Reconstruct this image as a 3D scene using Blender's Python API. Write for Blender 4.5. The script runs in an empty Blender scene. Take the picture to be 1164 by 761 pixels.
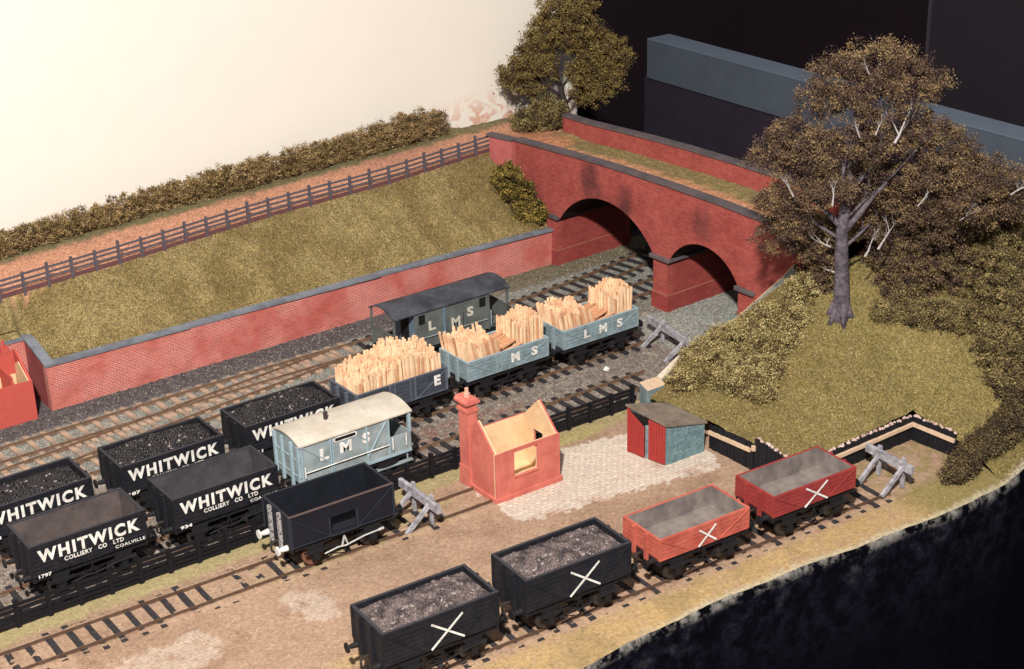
import bpy, math, random
import numpy as np
from mathutils import Vector, Matrix, noise as mnoise
random.seed(7); RNG = np.random.default_rng(7)
S = bpy.context.scene
COL = S.collection
# ------------------------------------------------------------------ camera
YAW, PIT, ROL, CH = math.radians(54.62), math.radians(23.494), math.radians(-1.63), 36.936
_f = Vector((math.cos(PIT)*math.cos(YAW), math.cos(PIT)*math.sin(YAW), -math.sin(PIT)))
_r = Vector((math.sin(YAW), -math.cos(YAW), 0)); _u = _r.cross(_f)
_c, _s = math.cos(ROL), math.sin(ROL)
_r2 = _c*_r + _s*_u; _u2 = -_s*_r + _c*_u
cam = bpy.data.objects.new('camera', bpy.data.cameras.new('camera')); COL.objects.link(cam)
cam.matrix_world = Matrix(((_r2.x, _u2.x, -_f.x, 0), (_r2.y, _u2.y, -_f.y, 0), (_r2.z, _u2.z, -_f.z, CH), (0, 0, 0, 1)))
cam.data.sensor_width = 36; cam.data.lens = 1888.1/1164*36
cam.data.clip_start = 1; cam.data.clip_end = 600
S.camera = cam
# ------------------------------------------------------------------ light
W = bpy.data.worlds.new("World"); S.world = W; W.use_nodes = True
W.node_tree.nodes['Background'].inputs[0].default_value = (.86, .84, 1.0, 1)
W.node_tree.nodes['Background'].inputs[1].default_value = .28
LAZ, LEL, LD = math.radians(51), math.radians(43), 120
lamp_data = bpy.data.lights.new('photo_lamp', 'AREA'); lamp_data.shape = 'DISK'; lamp_data.size = 4.6
lamp_data.energy = 305000; lamp_data.color = (1.0, .955, .895)
lamp = bpy.data.objects.new('photo_lamp', lamp_data); COL.objects.link(lamp)
_d = Vector((math.cos(LEL)*math.cos(LAZ), math.cos(LEL)*math.sin(LAZ), -math.sin(LEL)))
lamp.location = Vector((40, 60, 0)) - _d*LD
lamp.rotation_euler = _d.to_track_quat('-Z', 'Y').to_euler()
S.view_settings.view_transform = 'Standard'; S.view_settings.look = 'None'
S.view_settings.exposure = 0.0; S.view_settings.gamma = 1.0
S.render.engine = 'CYCLES'; S.cycles.max_bounces = 5; S.cycles.diffuse_bounces = 3

# ------------------------------------------------------------------ helpers
def lin(c, k=1.0, ds=.2):
    l = [((x/255)/12.92 if x/255 <= .04045 else ((x/255+.055)/1.055)**2.4) for x in c[:3]]
    g = .2*l[0]+.6*l[1]+.2*l[2]
    return tuple((x*(1-ds)+g*ds)*k for x in l)
MATS = {}
def mat(name, c, k=.8, rough=.85, var=.25, scale=3.0, bump=0.0, bscale=None, c2=None, spec=.25, attr=None, detail=6, fleck=None, build=None):
    """noise-varied diffuse paint / earth; c is an sRGB triple, k turns it into a base colour"""
    m = bpy.data.materials.new(name); m.use_nodes = True; nt = m.node_tree; N = nt.nodes; L = nt.links
    b = N['Principled BSDF']; b.inputs['Roughness'].default_value = rough
    b.inputs['Specular IOR Level'].default_value = spec
    tc = N.new('ShaderNodeTexCoord'); vec = tc.outputs['Object']
    nz = N.new('ShaderNodeTexNoise'); nz.inputs['Scale'].default_value = scale; nz.inputs['Detail'].default_value = detail
    nz.inputs['Roughness'].default_value = .65
    L.new(vec, nz.inputs['Vector'])
    mp = N.new('ShaderNodeMapRange'); mp.inputs['From Min'].default_value = .3; mp.inputs['From Max'].default_value = .7
    mp.inputs['To Min'].default_value = 1-var; mp.inputs['To Max'].default_value = 1+var
    L.new(nz.outputs['Fac'], mp.inputs['Value'])
    if attr:
        a = N.new('ShaderNodeAttribute'); a.attribute_name = attr; base = a.outputs['Color']
    else:
        rgb = N.new('ShaderNodeRGB'); rgb.outputs[0].default_value = (*lin(c, k), 1); base = rgb.outputs[0]
        if c2:
            n2 = N.new('ShaderNodeTexNoise'); n2.inputs['Scale'].default_value = scale*.35; n2.inputs['Detail'].default_value = 5
            L.new(vec, n2.inputs['Vector'])
            r = N.new('ShaderNodeMapRange'); r.inputs['From Min'].default_value = .42; r.inputs['From Max'].default_value = .62
            L.new(n2.outputs['Fac'], r.inputs['Value'])
            mx = N.new('ShaderNodeMix'); mx.data_type = 'RGBA'; L.new(r.outputs[0], mx.inputs['Factor'])
            L.new(base, mx.inputs['A']); mx.inputs['B'].default_value = (*lin(c2, k), 1); base = mx.outputs['Result']
    if fleck:  # (srgb, k, scale, threshold)
        vn = N.new('ShaderNodeTexVoronoi'); vn.inputs['Scale'].default_value = fleck[2]; L.new(vec, vn.inputs['Vector'])
        sp = N.new('ShaderNodeSeparateColor'); L.new(vn.outputs['Color'], sp.inputs[0])
        gt = N.new('ShaderNodeMath'); gt.operation = 'GREATER_THAN'; gt.inputs[1].default_value = fleck[3]
        L.new(sp.outputs[0], gt.inputs[0])
        mx = N.new('ShaderNodeMix'); mx.data_type = 'RGBA'; L.new(gt.outputs[0], mx.inputs['Factor'])
        L.new(base, mx.inputs['A']); mx.inputs['B'].default_value = (*lin(fleck[0], fleck[1]), 1); base = mx.outputs['Result']
    if build: base = build(nt, vec, base)
    ml = N.new('ShaderNodeVectorMath'); ml.operation = 'SCALE'; L.new(base, ml.inputs[0]); L.new(mp.outputs[0], ml.inputs['Scale'])
    L.new(ml.outputs[0], b.inputs['Base Color'])
    if bump:
        n3 = N.new('ShaderNodeTexNoise'); n3.inputs['Scale'].default_value = bscale or scale*2; n3.inputs['Detail'].default_value = 5
        L.new(vec, n3.inputs['Vector'])
        bp = N.new('ShaderNodeBump'); bp.inputs['Strength'].default_value = 1; bp.inputs['Distance'].default_value = bump
        L.new(n3.outputs['Fac'], bp.inputs['Height']); L.new(bp.outputs[0], b.inputs['Normal'])
    MATS[name] = m
    return m

class MB:
    def __init__(s): s.v = []; s.f = []
    def add(s, vs, fs, M=None):
        o = len(s.v)
        for p in vs:
            s.v.append(tuple(M @ Vector(p)) if M else tuple(p))
        s.f += [tuple(i+o for i in f) for f in fs]
        return s
    def box(s, a, b, M=None):
        x0, y0, z0 = a; x1, y1, z1 = b
        x0, x1 = min(x0, x1), max(x0, x1); y0, y1 = min(y0, y1), max(y0, y1); z0, z1 = min(z0, z1), max(z0, z1)
        vs = [(x0,y0,z0),(x1,y0,z0),(x1,y1,z0),(x0,y1,z0),(x0,y0,z1),(x1,y0,z1),(x1,y1,z1),(x0,y1,z1)]
        return s.add(vs, [(0,3,2,1),(4,5,6,7),(0,1,5,4),(1,2,6,5),(2,3,7,6),(3,0,4,7)], M)
    def bar(s, p, q, w, h=None, up=(0,0,1)):
        """square bar from p to q, w wide, h high"""
        p = Vector(p); q = Vector(q); h = h or w; d = (q-p); l = d.length; d.normalize()
        up = Vector(up)
        if abs(d.dot(up)) > .98: up = Vector((0,1,0))
        r = d.cross(up).normalized(); u = r.cross(d)
        M = Matrix(((d.x,r.x,u.x,p.x),(d.y,r.y,u.y,p.y),(d.z,r.z,u.z,p.z),(0,0,0,1)))
        return s.box((0,-w/2,-h/2),(l,w/2,h/2), M)
    def tube(s, pts, rs, n=8, cap=True):
        pts = [Vector(p) for p in pts]
        if not hasattr(rs, '__len__'): rs = [rs]*len(pts)
        o = len(s.v); t = (pts[1]-pts[0]).normalized()
        r = t.cross(Vector((0,0,1)));  r = r.normalized() if r.length > .05 else Vector((1,0,0))
        for i, p in enumerate(pts):
            t = (pts[min(i+1,len(pts)-1)]-pts[max(i-1,0)]).normalized()
            r = (r - t*r.dot(t)).normalized(); u = t.cross(r)
            for k in range(n):
                a = 2*math.pi*k/n; s.v.append(tuple(p + (r*math.cos(a)+u*math.sin(a))*rs[i]))
        for i in range(len(pts)-1):
            for k in range(n):
                a = o+i*n+k; b = o+i*n+(k+1)%n; s.f.append((a,b,b+n,a+n))
        if cap:
            s.f.append(tuple(o+k for k in reversed(range(n)))); e = o+(len(pts)-1)*n; s.f.append(tuple(e+k for k in range(n)))
        return s
    def cyl(s, p, q, r, n=14, r2=None): return s.tube([p, q], [r, r if r2 is None else r2], n)
    def prism(s, poly, a, b, axis='y'):
        """extrude a 2-D polygon along an axis between a and b"""
        n = len(poly)
        def P(u, w, t): return {'y': (u,t,w), 'x': (t,u,w), 'z': (u,w,t)}[axis]
        vs = [P(u,w,a) for u,w in poly]+[P(u,w,b) for u,w in poly]
        fs = [tuple(range(n)), tuple(reversed(range(n,2*n)))]+[(i,i+n,(i+1)%n+n,(i+1)%n) for i in range(n)]
        return s.add(vs, fs)
    def mesh(s, name, m=None):
        me = bpy.data.meshes.new(name); me.from_pydata(s.v, [], s.f)
        if m: me.materials.append(m)
        me.update()
        import bmesh
        bm = bmesh.new(); bm.from_mesh(me); bmesh.ops.recalc_face_normals(bm, faces=bm.faces); bm.to_mesh(me); bm.free()
        return me
    def build(s, name, m, parent=None, bevel=0, smooth=False):
        o = bpy.data.objects.new(name, s.mesh(name, m)); COL.objects.link(o)
        if parent: o.parent = parent
        if bevel:
            b = o.modifiers.new('bevel', 'BEVEL'); b.width = bevel; b.segments = 1; b.limit_method = 'ANGLE'; b.angle_limit = .7
        if smooth:
            for p in o.data.polygons: p.use_smooth = True
        return o
def link_mesh(name, me, parent=None, loc=(0,0,0), rot=(0,0,0), scale=(1,1,1)):
    o = bpy.data.objects.new(name, me); COL.objects.link(o); o.location = loc; o.rotation_euler = rot; o.scale = scale
    if parent: o.parent = parent
    return o
def thing(name, label, cat, loc=(0,0,0), rz=0, group=None):
    o = bpy.data.objects.new(name, None); COL.objects.link(o); o.location = loc; o.rotation_euler = (0,0,rz)
    o.empty_display_size = .3
    return tag(o, label, cat, group)
def tag(o, label=None, cat=None, group=None, kind=None):
    if label: o['label'] = label
    if cat: o['category'] = cat
    if group: o['group'] = group
    if kind: o['kind'] = kind
    return o
def nmesh(name, V, F, mats, cols=None, attr='tint'):
    """numpy mesh; F is (n,4) or (n,3); cols per vertex"""
    me = bpy.data.meshes.new(name); V = np.asarray(V, np.float32); F = np.asarray(F, np.int32); k = F.shape[1]
    me.vertices.add(len(V)); me.vertices.foreach_set('co', V.ravel())
    me.loops.add(F.size); me.loops.foreach_set('vertex_index', F.ravel())
    me.polygons.add(len(F)); me.polygons.foreach_set('loop_start', np.arange(0, F.size, k, dtype=np.int32))
    me.polygons.foreach_set('loop_total', np.full(len(F), k, np.int32))
    me.update(calc_edges=True)
    if cols is not None:
        a = me.color_attributes.new(attr, 'FLOAT_COLOR', 'POINT')
        c = np.ones((len(V), 4), np.float32); c[:, :3] = cols; a.data.foreach_set('color', c.ravel())
    for m in (mats if isinstance(mats, (list, tuple)) else [mats]): me.materials.append(m)
    return me
def vnoise(x, y, s, seed=0):
    """smooth value noise on numpy arrays, 0..1"""
    r = np.random.default_rng(1000+seed); T = r.random((256, 256)); x = np.asarray(x)*s; y = np.asarray(y)*s
    xi = np.floor(x).astype(int); yi = np.floor(y).astype(int); fx = x-xi; fy = y-yi
    fx = fx*fx*(3-2*fx); fy = fy*fy*(3-2*fy)
    g = lambda a, b: T[a % 256, b % 256]
    return (g(xi,yi)*(1-fx)+g(xi+1,yi)*fx)*(1-fy)+(g(xi,yi+1)*(1-fx)+g(xi+1,yi+1)*fx)*fy
def fbm(x, y, s, seed=0, o=4):
    t = 0; a = .5; n = 0
    for i in range(o): t = t+a*vnoise(x, y, s*2**i, seed+i); n += a; a *= .55
    return t/n
def inpoly(x, y, P):
    ins = np.zeros(np.shape(x), bool); n = len(P)
    for i in range(n):
        x0, y0 = P[i]; x1, y1 = P[(i+1) % n]
        c = ((y0 > y) != (y1 > y)) & (x < (x1-x0)*(y-y0)/(y1-y0+1e-12)+x0); ins ^= c
    return ins
def sstep(a, b, x): t = np.clip((x-a)/(b-a), 0, 1); return t*t*(3-2*t)
def grid_faces(nu, nv):
    i = np.arange(nu-1)[:, None]*nv+np.arange(nv-1)[None, :]
    return np.stack([i, i+nv, i+nv+1, i+1], -1).reshape(-1, 4)

# ------------------------------------------------------------------ materials
K = .72
m_rail = mat('rail_rust', (120,88,62), K, rough=.6, var=.35, scale=4, spec=.5)
m_railtop = mat('rail_brown', (98,70,52), K, rough=.45, var=.35, scale=4, spec=.6)
m_sleep_dark = mat('sleeper_dark', (52,47,50), K, var=.35, scale=6)
m_sleep_tan = mat('sleeper_tan', (190,154,124), K, var=.3, scale=3, c2=(150,126,108))
m_black = mat('wagon_black', (27,27,35), K, rough=.6, var=.35, scale=5, c2=(35,34,40), spec=.25)
m_navy = mat('wagon_navy', (17,22,35), K, rough=.55, var=.25, scale=4, spec=.35)
m_under = mat('underframe_black', (25,23,26), K, rough=.7, var=.4, scale=6, spec=.3)
m_inner = mat('wagon_lining', (98,84,80), K, var=.25, scale=2, c2=(78,68,68))
m_inner_navy = mat('navy_lining', (24,28,38), K, var=.3, scale=2, rough=.6)
m_inner_grey = mat('grey_lining', (140,126,118), K, var=.2, scale=2.5, c2=(112,100,98))
m_rim_rust = mat('rusty_rim', (92,72,68), K, var=.25, scale=5)
m_edge = mat('worn_edge', (56,54,60), K, var=.35, scale=6)
m_red = mat('wagon_red', (206,92,66), K, rough=.65, var=.18, scale=3, c2=(190,76,56))
m_red2 = mat('wagon_crimson', (164,48,42), K, rough=.6, var=.18, scale=3, c2=(158,42,44))
m_blue = mat('wagon_blue_grey', (136,160,168), K, rough=.6, var=.22, scale=3.5, c2=(116,138,142))
m_blue_d = mat('blue_grey_iron', (140,160,166), K, rough=.6, var=.2, scale=4)
m_slate = mat('wagon_slate', (70,76,88), K, rough=.6, var=.25, scale=4, c2=(60,64,76))
m_slate_d = mat('slate_iron', (92,100,114), K, rough=.6, var=.2, scale=4)
m_vanblue = mat('van_blue_grey', (152,166,168), K, rough=.6, var=.16, scale=3, c2=(132,146,146))
m_vanblue_l = mat('van_batten', (154,180,190), K, rough=.6, var=.12, scale=3)
m_van_dk = mat('van_dark_grey', (102,108,104), K, rough=.6, var=.2, scale=3, c2=(90,94,92))
m_van_rf = mat('van_dark_roof', (76,78,88), K, rough=.7, var=.25, scale=3, c2=(52,54,62))
m_van_bl = mat('van_inner_blue', (96,122,140), K, var=.2, scale=3)
m_roof_c = mat('cream_roof', (212,200,180), K, rough=.8, var=.08, scale=3, c2=(198,184,162))
m_white = mat('white_paint', (236,232,222), .8, rough=.6, var=.2, scale=7, c2=(206,200,190))
m_grey_iron = mat('grey_iron', (165,160,158), K, var=.25, scale=9, fleck=((90,86,90), K, 14, .8))
m_pale = mat('pale_iron', (196,192,186), K, var=.25, scale=9)
m_wheel = mat('wheel_steel', (50,42,40), K, rough=.5, var=.4, scale=7, spec=.5)
m_rustpart = mat('rusty_wheel', (126,76,58), K, rough=.6, var=.3, scale=7)
def stick_build(nt, vec, base):
    N = nt.nodes; L = nt.links; oi = N.new('ShaderNodeObjectInfo'); mr = N.new('ShaderNodeMapRange'); mr.inputs['To Min'].default_value = .72; mr.inputs['To Max'].default_value = 1.08
    L.new(oi.outputs['Random'], mr.inputs['Value']); sc = N.new('ShaderNodeVectorMath'); sc.operation = 'SCALE'; L.new(base, sc.inputs[0]); L.new(mr.outputs[0], sc.inputs['Scale']); return sc.outputs[0]
m_timber = mat('pale_timber', (242,198,148), .8, rough=.8, var=.16, scale=5, c2=(226,168,116), build=stick_build)
m_timber2 = mat('tan_timber', (216,150,98), .8, rough=.8, var=.2, scale=5, build=stick_build)
m_waling = mat('waling_wood', (226,188,150), K, var=.14, scale=3)
m_wood_grey = mat('weathered_wood', (176,172,178), K, var=.3, scale=7, c2=(136,130,138))
m_post = mat('fence_brown', (98,86,94), K, var=.2, scale=5)
m_fence_black = mat('fence_black', (22,21,28), K, rough=.6, var=.3, scale=8)
m_cream = mat('cream_card', (246,204,146), .76, rough=.75, var=.1, scale=3, c2=(236,188,130))
m_hut = mat('hut_red', (228,114,92), .72, rough=.85, var=.1, scale=3, c2=(212,98,80), bump=.01, bscale=22)
m_hut2 = mat('hut_red_bright', (214,78,62), .72, rough=.8, var=.07, scale=5)
m_pot = mat('chimney_pot', (222,170,140), K, var=.15, scale=8)
m_coping = mat('blue_grey_coping', (132,138,148), K, var=.15, scale=3, c2=(112,116,128))
m_coping_b = mat('brown_grey_coping', (104,90,92), K, var=.18, scale=3, c2=(88,80,84))
m_shed_red = mat('shed_door_red', (178,42,34), K, var=.15, scale=4, rough=.6)
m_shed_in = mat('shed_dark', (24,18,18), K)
m_stone = mat('blue_stone', (112,146,150), K, var=.25, scale=9, c2=(92,126,134), bump=.06, bscale=9)
m_blockside = mat('block_blue', (128,150,152), K, var=.25, scale=6, c2=(108,128,132), bump=.03, bscale=10)
m_shed_roof = mat('shed_roof', (142,124,104), K, var=.22, scale=3, c2=(118,104,92), bump=.03, bscale=12)
m_blacktimber = mat('tarred_timber', (26,26,34), K, rough=.6, var=.5, scale=7, bump=.02)
m_crumb = mat('pale_rubble', (226,196,182), K, var=.25, scale=9, c2=(196,150,140), bump=.05)
m_bark = mat('bark', (108,96,104), K, var=.45, scale=5, bump=.1, bscale=6, c2=(78,68,76))
m_dead = mat('dead_twig', (186,176,172), K, var=.2, scale=8)
m_bark_dk = mat('bark_dark', (62,50,48), K, var=.3, scale=8)
m_coal_a = mat('coal_sparkling', (38,31,33), K, rough=.4, var=.7, scale=4, spec=.4, c2=(18,16,20), fleck=((150,134,124),K,9,.965))  # pale flecks are glints painted into the coal colour
m_coal_b = mat('coal_dusty', (112,94,90), K, rough=.55, var=.5, scale=5, spec=.3, c2=(62,52,54), fleck=((150,136,130),K,8,.95))
m_room = mat('room_black', (40,12,34), .28, var=.2, scale=.2)
m_cab = mat('cabinet_dark', (40,30,46), .7, var=.15, scale=.5)
m_cabtop = mat('cabinet_slate', (74,84,98), .7, var=.12, scale=.4, rough=.7)
m_cabedge = mat('cabinet_edge', (98,112,130), .7, var=.1, scale=.4)
def mat_leaf(name, cols, k=.75, rough=.9):
    return mat(name, (0,0,0), attr='tint', rough=rough, var=.12, scale=2, spec=.1)
m_leaf = mat_leaf('foliage', None)

def brick_mat(name, c1, c2, mortar, bw=.30, bh=.105, k=K, axis='xz', soot=None, ms=.014):
    def bld(nt, vec, base):
        N = nt.nodes; L = nt.links
        sp = N.new('ShaderNodeSeparateXYZ'); L.new(vec, sp.inputs[0])
        cb = N.new('ShaderNodeCombineXYZ')
        if axis == 'xz': L.new(sp.outputs[0], cb.inputs[0])
        else: L.new(sp.outputs[1], cb.inputs[0])
        if axis == 'xy2':
            ad = N.new('ShaderNodeMath'); L.new(sp.outputs[0], ad.inputs[0]); L.new(sp.outputs[1], ad.inputs[1]); L.new(ad.outputs[0], cb.inputs[0])
        L.new(sp.outputs[2], cb.inputs[1])
        br = N.new('ShaderNodeTexBrick'); L.new(cb.outputs[0], br.inputs['Vector'])
        br.inputs['Scale'].default_value = 1; br.inputs['Brick Width'].default_value = bw; br.inputs['Row Height'].default_value = bh
        br.inputs['Mortar Size'].default_value = ms; br.inputs['Mortar Smooth'].default_value = .3
        br.inputs['Color1'].default_value = (*lin(c1, k), 1); br.inputs['Color2'].default_value = (*lin(c2, k), 1)
        # mortar shows only here and there through the paint
        nz = N.new('ShaderNodeTexNoise'); nz.inputs['Scale'].default_value = .45; nz.inputs['Detail'].default_value = 4; L.new(vec, nz.inputs['Vector'])
        mr = N.new('ShaderNodeMapRange'); mr.inputs['From Min'].default_value = .34; mr.inputs['From Max'].default_value = .58; L.new(nz.outputs['Fac'], mr.inputs['Value'])
        mx = N.new('ShaderNodeMix'); mx.data_type = 'RGBA'; L.new(mr.outputs[0], mx.inputs['Factor'])
        mx.inputs['A'].default_value = (*lin(c2, k), 1); mx.inputs['B'].default_value = (*lin(mortar, k), 1)
        L.new(mx.outputs['Result'], br.inputs['Mortar'])
        out = br.outputs['Color']
        for (cy, cz, ry, rz, amt) in (soot or []):
            yy = N.new('ShaderNodeMath'); yy.operation = 'SUBTRACT'; L.new(sp.outputs[1], yy.inputs[0]); yy.inputs[1].default_value = cy
            y2 = N.new('ShaderNodeMath'); y2.operation = 'DIVIDE'; L.new(yy.outputs[0], y2.inputs[0]); y2.inputs[1].default_value = ry
            zz = N.new('ShaderNodeMath'); zz.operation = 'SUBTRACT'; L.new(sp.outputs[2], zz.inputs[0]); zz.inputs[1].default_value = cz
            z2 = N.new('ShaderNodeMath'); z2.operation = 'DIVIDE'; L.new(zz.outputs[0], z2.inputs[0]); z2.inputs[1].default_value = rz
            cv = N.new('ShaderNodeCombineXYZ'); L.new(y2.outputs[0], cv.inputs[0]); L.new(z2.outputs[0], cv.inputs[1])
            ln = N.new('ShaderNodeVectorMath'); ln.operation = 'LENGTH'; L.new(cv.outputs[0], ln.inputs[0])
            n5 = N.new('ShaderNodeTexNoise'); n5.inputs['Scale'].default_value = 1.6; L.new(vec, n5.inputs['Vector'])
            ad = N.new('ShaderNodeMath'); ad.operation = 'ADD'; L.new(ln.outputs['Value'], ad.inputs[0]); L.new(n5.outputs['Fac'], ad.inputs[1])
            r = N.new('ShaderNodeMapRange'); r.inputs['From Min'].default_value = .55; r.inputs['From Max'].default_value = 1.65
            r.inputs['To Min'].default_value = amt; r.inputs['To Max'].default_value = 0; r.interpolation_type = 'SMOOTHSTEP'; L.new(ad.outputs[0], r.inputs['Value'])
            m2 = N.new('ShaderNodeMix'); m2.data_type = 'RGBA'; L.new(r.outputs[0], m2.inputs['Factor']); L.new(out, m2.inputs['A'])
            m2.inputs['B'].default_value = (*lin((62,34,40), k), 1); out = m2.outputs['Result']
        return out
    return mat(name, c1, rough=.8, var=.13, scale=1.4, build=bld, bump=.012, bscale=14)
m_brick = brick_mat('wall_brick', (216,100,84), (198,84,70), (238,174,158), ms=.016)
m_brick_y = brick_mat('wall_brick_shaded', (170,66,66), (152,54,56), (196,118,112), axis='yz')  # darker copy of the wall brick; shade on the return face is in its colour
SOOT = [(a-80,b,c*1.15,d,e) for a,b,c,d,e in ((73.0,6.2,1.0,1.7,.75),(69.9,5.6,.8,1.6,.62),(63.6,6.0,1.1,1.3,.5),(71.4,5.1,2.0,.7,.35))]
m_bridge = brick_mat('bridge_brick', (184,77,62), (160,58,50), (198,96,84), axis='yz', soot=SOOT, ms=.009)
m_bridge_p = brick_mat('bridge_brick_plain', (184,77,62), (164,60,52), (198,96,84), axis='yz', ms=.009)
m_bridge_x = brick_mat('pier_brick', (166,56,48), (148,46,42), (186,96,80), axis='xz', ms=.009)

# ------------------------------------------------------------------ ground colours
EDGE = np.array([(-5,41.9),(10,41.8),(28,41.8),(32.6,41.86),(36,42.06),(39,42.1),(43.7,41.9),(48.5,41.4),(53.8,41.06),(56.2,41.2),(58.4,41.6),(62,42.4),(66,43.6),(72,46.2),(80,51)])
def edge_y(x): return np.interp(x, EDGE[:,0], EDGE[:,1]) + .045*np.sin(np.asarray(x)*1.3) + .015*np.sin(np.asarray(x)*5.3)
COB = [(37.3,57.0),(37.2,52.3),(39.2,51.7),(42.1,51.45),(44.9,51.0),(47.6,50.4),(48.2,51.9),(46.6,55.9),(43.1,56.6),(41,56.9)]
P1 = [(25.7,53.3),(26.4,53.6),(27.3,53.1),(27.5,52),(27.2,50.6),(26.3,50.9),(25.8,51.8)]
P2 = [(19.0,53.4),(20.5,53.1),(22.0,53.3),(22.6,52.4),(22.0,51.1),(20.6,50.9),(18.6,50.6),(17.5,51.8)]
def ground_color(X, Y):
    n1 = fbm(X, Y, .5, 3); n2 = fbm(X, Y, 2.2, 9); n3 = vnoise(X, Y, 6, 20)
    C = np.zeros(X.shape+(3,)); C[:] = lin((178,142,112), K)
    def mix(mask, col, k=K):
        c = np.array(lin(col, k)); C[:] = C*(1-mask[...,None])+c*mask[...,None]
    mix(sstep(.45,.7,n1)*.45, (156,120,92)); mix(sstep(.6,.8,n2)*.3, (192,160,128))
    mix(sstep(.55,.75,fbm(X,Y,.9,44))*.45, (148,112,84))
    j = (n2-.5)*1.2
    # grass at front edge, by the black fence, behind the hut, round the sidings
    yf = 47.17-X*math.tan(math.radians(2.92))
    g = sstep(yf-1.05, yf-1.6, Y+j*.7)
    mix(g*(.55+.45*sstep(.3,.55,n2)), (190,154,92)); mix(g*sstep(.5,.7,n1)*.5, (156,130,74))
    g = sstep(56.95, 57.25, Y+j*.5)*sstep(58.6,58.2,Y); mix(g*.85, (172,156,98))
    g = sstep(.9,.0,np.hypot((X-44.3)/3.2,(Y-57.3)/.8)); mix(sstep(.1,.4,g), (176,156,92))
    g = sstep(1.4,.6,np.abs(Y-55.3))*sstep(36.8,35,X); mix(g*sstep(.42,.62,n2)*.6*sstep(22,30,X), (184,166,108))
    g = sstep(.45,.3,np.abs(Y-yf-1.9))*sstep(.5,.6,n1); mix(g*.5, (190,160,96))
    g = sstep(1.6,.9,np.hypot((X-54.5)/2.6,(Y-45.4)/1.6)); mix(g*.8*sstep(.35,.6,n2), (150,132,70))
    g = sstep(50.5,53,X)*sstep(43.9,43.2,Y+j*.5); mix(g, (150,130,68))
    # cobbles
    jx = X+(n2-.5)*.8; jy = Y+(n3-.5)*.5
    for P, a in ((COB,.95),(P1,.42),(P2,.42)):
        m = inpoly(jx, jy, P); mm = m*a*(sstep(.25,.45,n2) if a < .9 else 1.0); mix(mm, (218,200,180))
    m = inpoly(jx,jy,COB)*sstep(.5,.72,fbm(X,Y,1.1,77))*.6; mix(m*sstep(53.4,52,Y), (186,140,112))
    # ballast
    b = sstep(58.25,58.5,Y+(n3-.5)*.2)
    mix(b, (142,126,114)); mix(b*sstep(.5,.7,n2)*.5, (112,100,92)); mix(b*sstep(.6,.75,n1)*.5, (150,122,100))
    rb = b*sstep(1.0,.2,np.abs(Y-61.9+.4*(n1-.5)))*sstep(.35,.55,n2); mix(rb*.75*sstep(31,35,X)*sstep(46,42,X), (142,88,68))
    mix(b*sstep(.62,.72,vnoise(X,Y,5,31))*.5, (176,160,146))
    mb = sstep(66.9,67.4,Y+j*.3)
    mix(mb, (144,144,136)); mix(mb*sstep(.5,.75,n2)*.25, (170,150,126)); mix(mb*sstep(.55,.8,n1)*.5, (118,116,104))
    mix(mb*sstep(46,41,X)*sstep(.45,.7,fbm(X,Y,1.3,61))*.22, (190,154,122))
    w = sstep(74.2,74.6,Y+j*.35)*sstep(52.5,48,X); mix(w, (98,90,92)); mix(w*sstep(.5,.7,n2)*.5, (76,68,72))
    w = sstep(74.2,74.8,Y+j*.35)*sstep(50,53,X); mix(w, (122,112,84))
    w = sstep(54.2,55.4,X)*sstep(66.9,66.4,Y+j*.5)*sstep(58,58.6,Y); mix(w, (158,160,150))
    w = sstep(1.1,.4,np.abs(Y-68))*sstep(50,53,X); mix(w*.8, (128,124,110))
    # crumbling plaster rim of the board
    e = Y-edge_y(X); r = sstep(.42,.12,e+(n3-.5)*.35)*sstep(33,40,X); mix(r*.8, (196,182,146)); 
    return C
def cob_build(nt, vec, base):
    N = nt.nodes; L = nt.links
    vn = N.new('ShaderNodeTexVoronoi'); vn.inputs['Scale'].default_value = 8.5; L.new(vec, vn.inputs['Vector'])
    sp = N.new('ShaderNodeSeparateColor'); L.new(vn.outputs['Color'], sp.inputs[0])
    mr = N.new('ShaderNodeMapRange'); mr.inputs['To Min'].default_value = -.5; mr.inputs['To Max'].default_value = .5; L.new(sp.outputs[0], mr.inputs['Value'])
    ga = N.new('ShaderNodeAttribute'); ga.attribute_name = 'grain'; gm = N.new('ShaderNodeMath'); gm.operation = 'MULTIPLY_ADD'; L.new(mr.outputs[0], gm.inputs[0]); L.new(ga.outputs['Fac'], gm.inputs[1]); gm.inputs[2].default_value = 1
    sc = N.new('ShaderNodeVectorMath'); sc.operation = 'SCALE'; L.new(base, sc.inputs[0]); L.new(gm.outputs[0], sc.inputs['Scale'])
    # stone setts where the mask attribute says so
    at = N.new('ShaderNodeAttribute'); at.attribute_name = 'sett'
    br = N.new('ShaderNodeTexBrick'); br.inputs['Scale'].default_value = 1; br.inputs['Brick Width'].default_value = .34; br.inputs['Row Height'].default_value = .2
    br.inputs['Mortar Size'].default_value = .035; br.inputs['Mortar Smooth'].default_value = .6
    br.inputs['Color1'].default_value = (1.12,1.1,1.08,1); br.inputs['Color2'].default_value = (.95,.95,.95,1); br.inputs['Mortar'].default_value = (.78,.75,.72,1)
    L.new(vec, br.inputs['Vector'])
    ml = N.new('ShaderNodeMix'); ml.data_type = 'RGBA'; ml.blend_type = 'MULTIPLY'; L.new(at.outputs['Fac'], ml.inputs['Factor'])
    mx = N.new('ShaderNodeMix'); mx.data_type = 'RGBA'; L.new(at.outputs['Fac'], mx.inputs['Factor'])
    L.new(sc.outputs[0], mx.inputs['A']); L.new(base, mx.inputs['B'])
    L.new(mx.outputs['Result'], ml.inputs['A']); L.new(br.outputs['Color'], ml.inputs['B'])
    return ml.outputs['Result']
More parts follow.
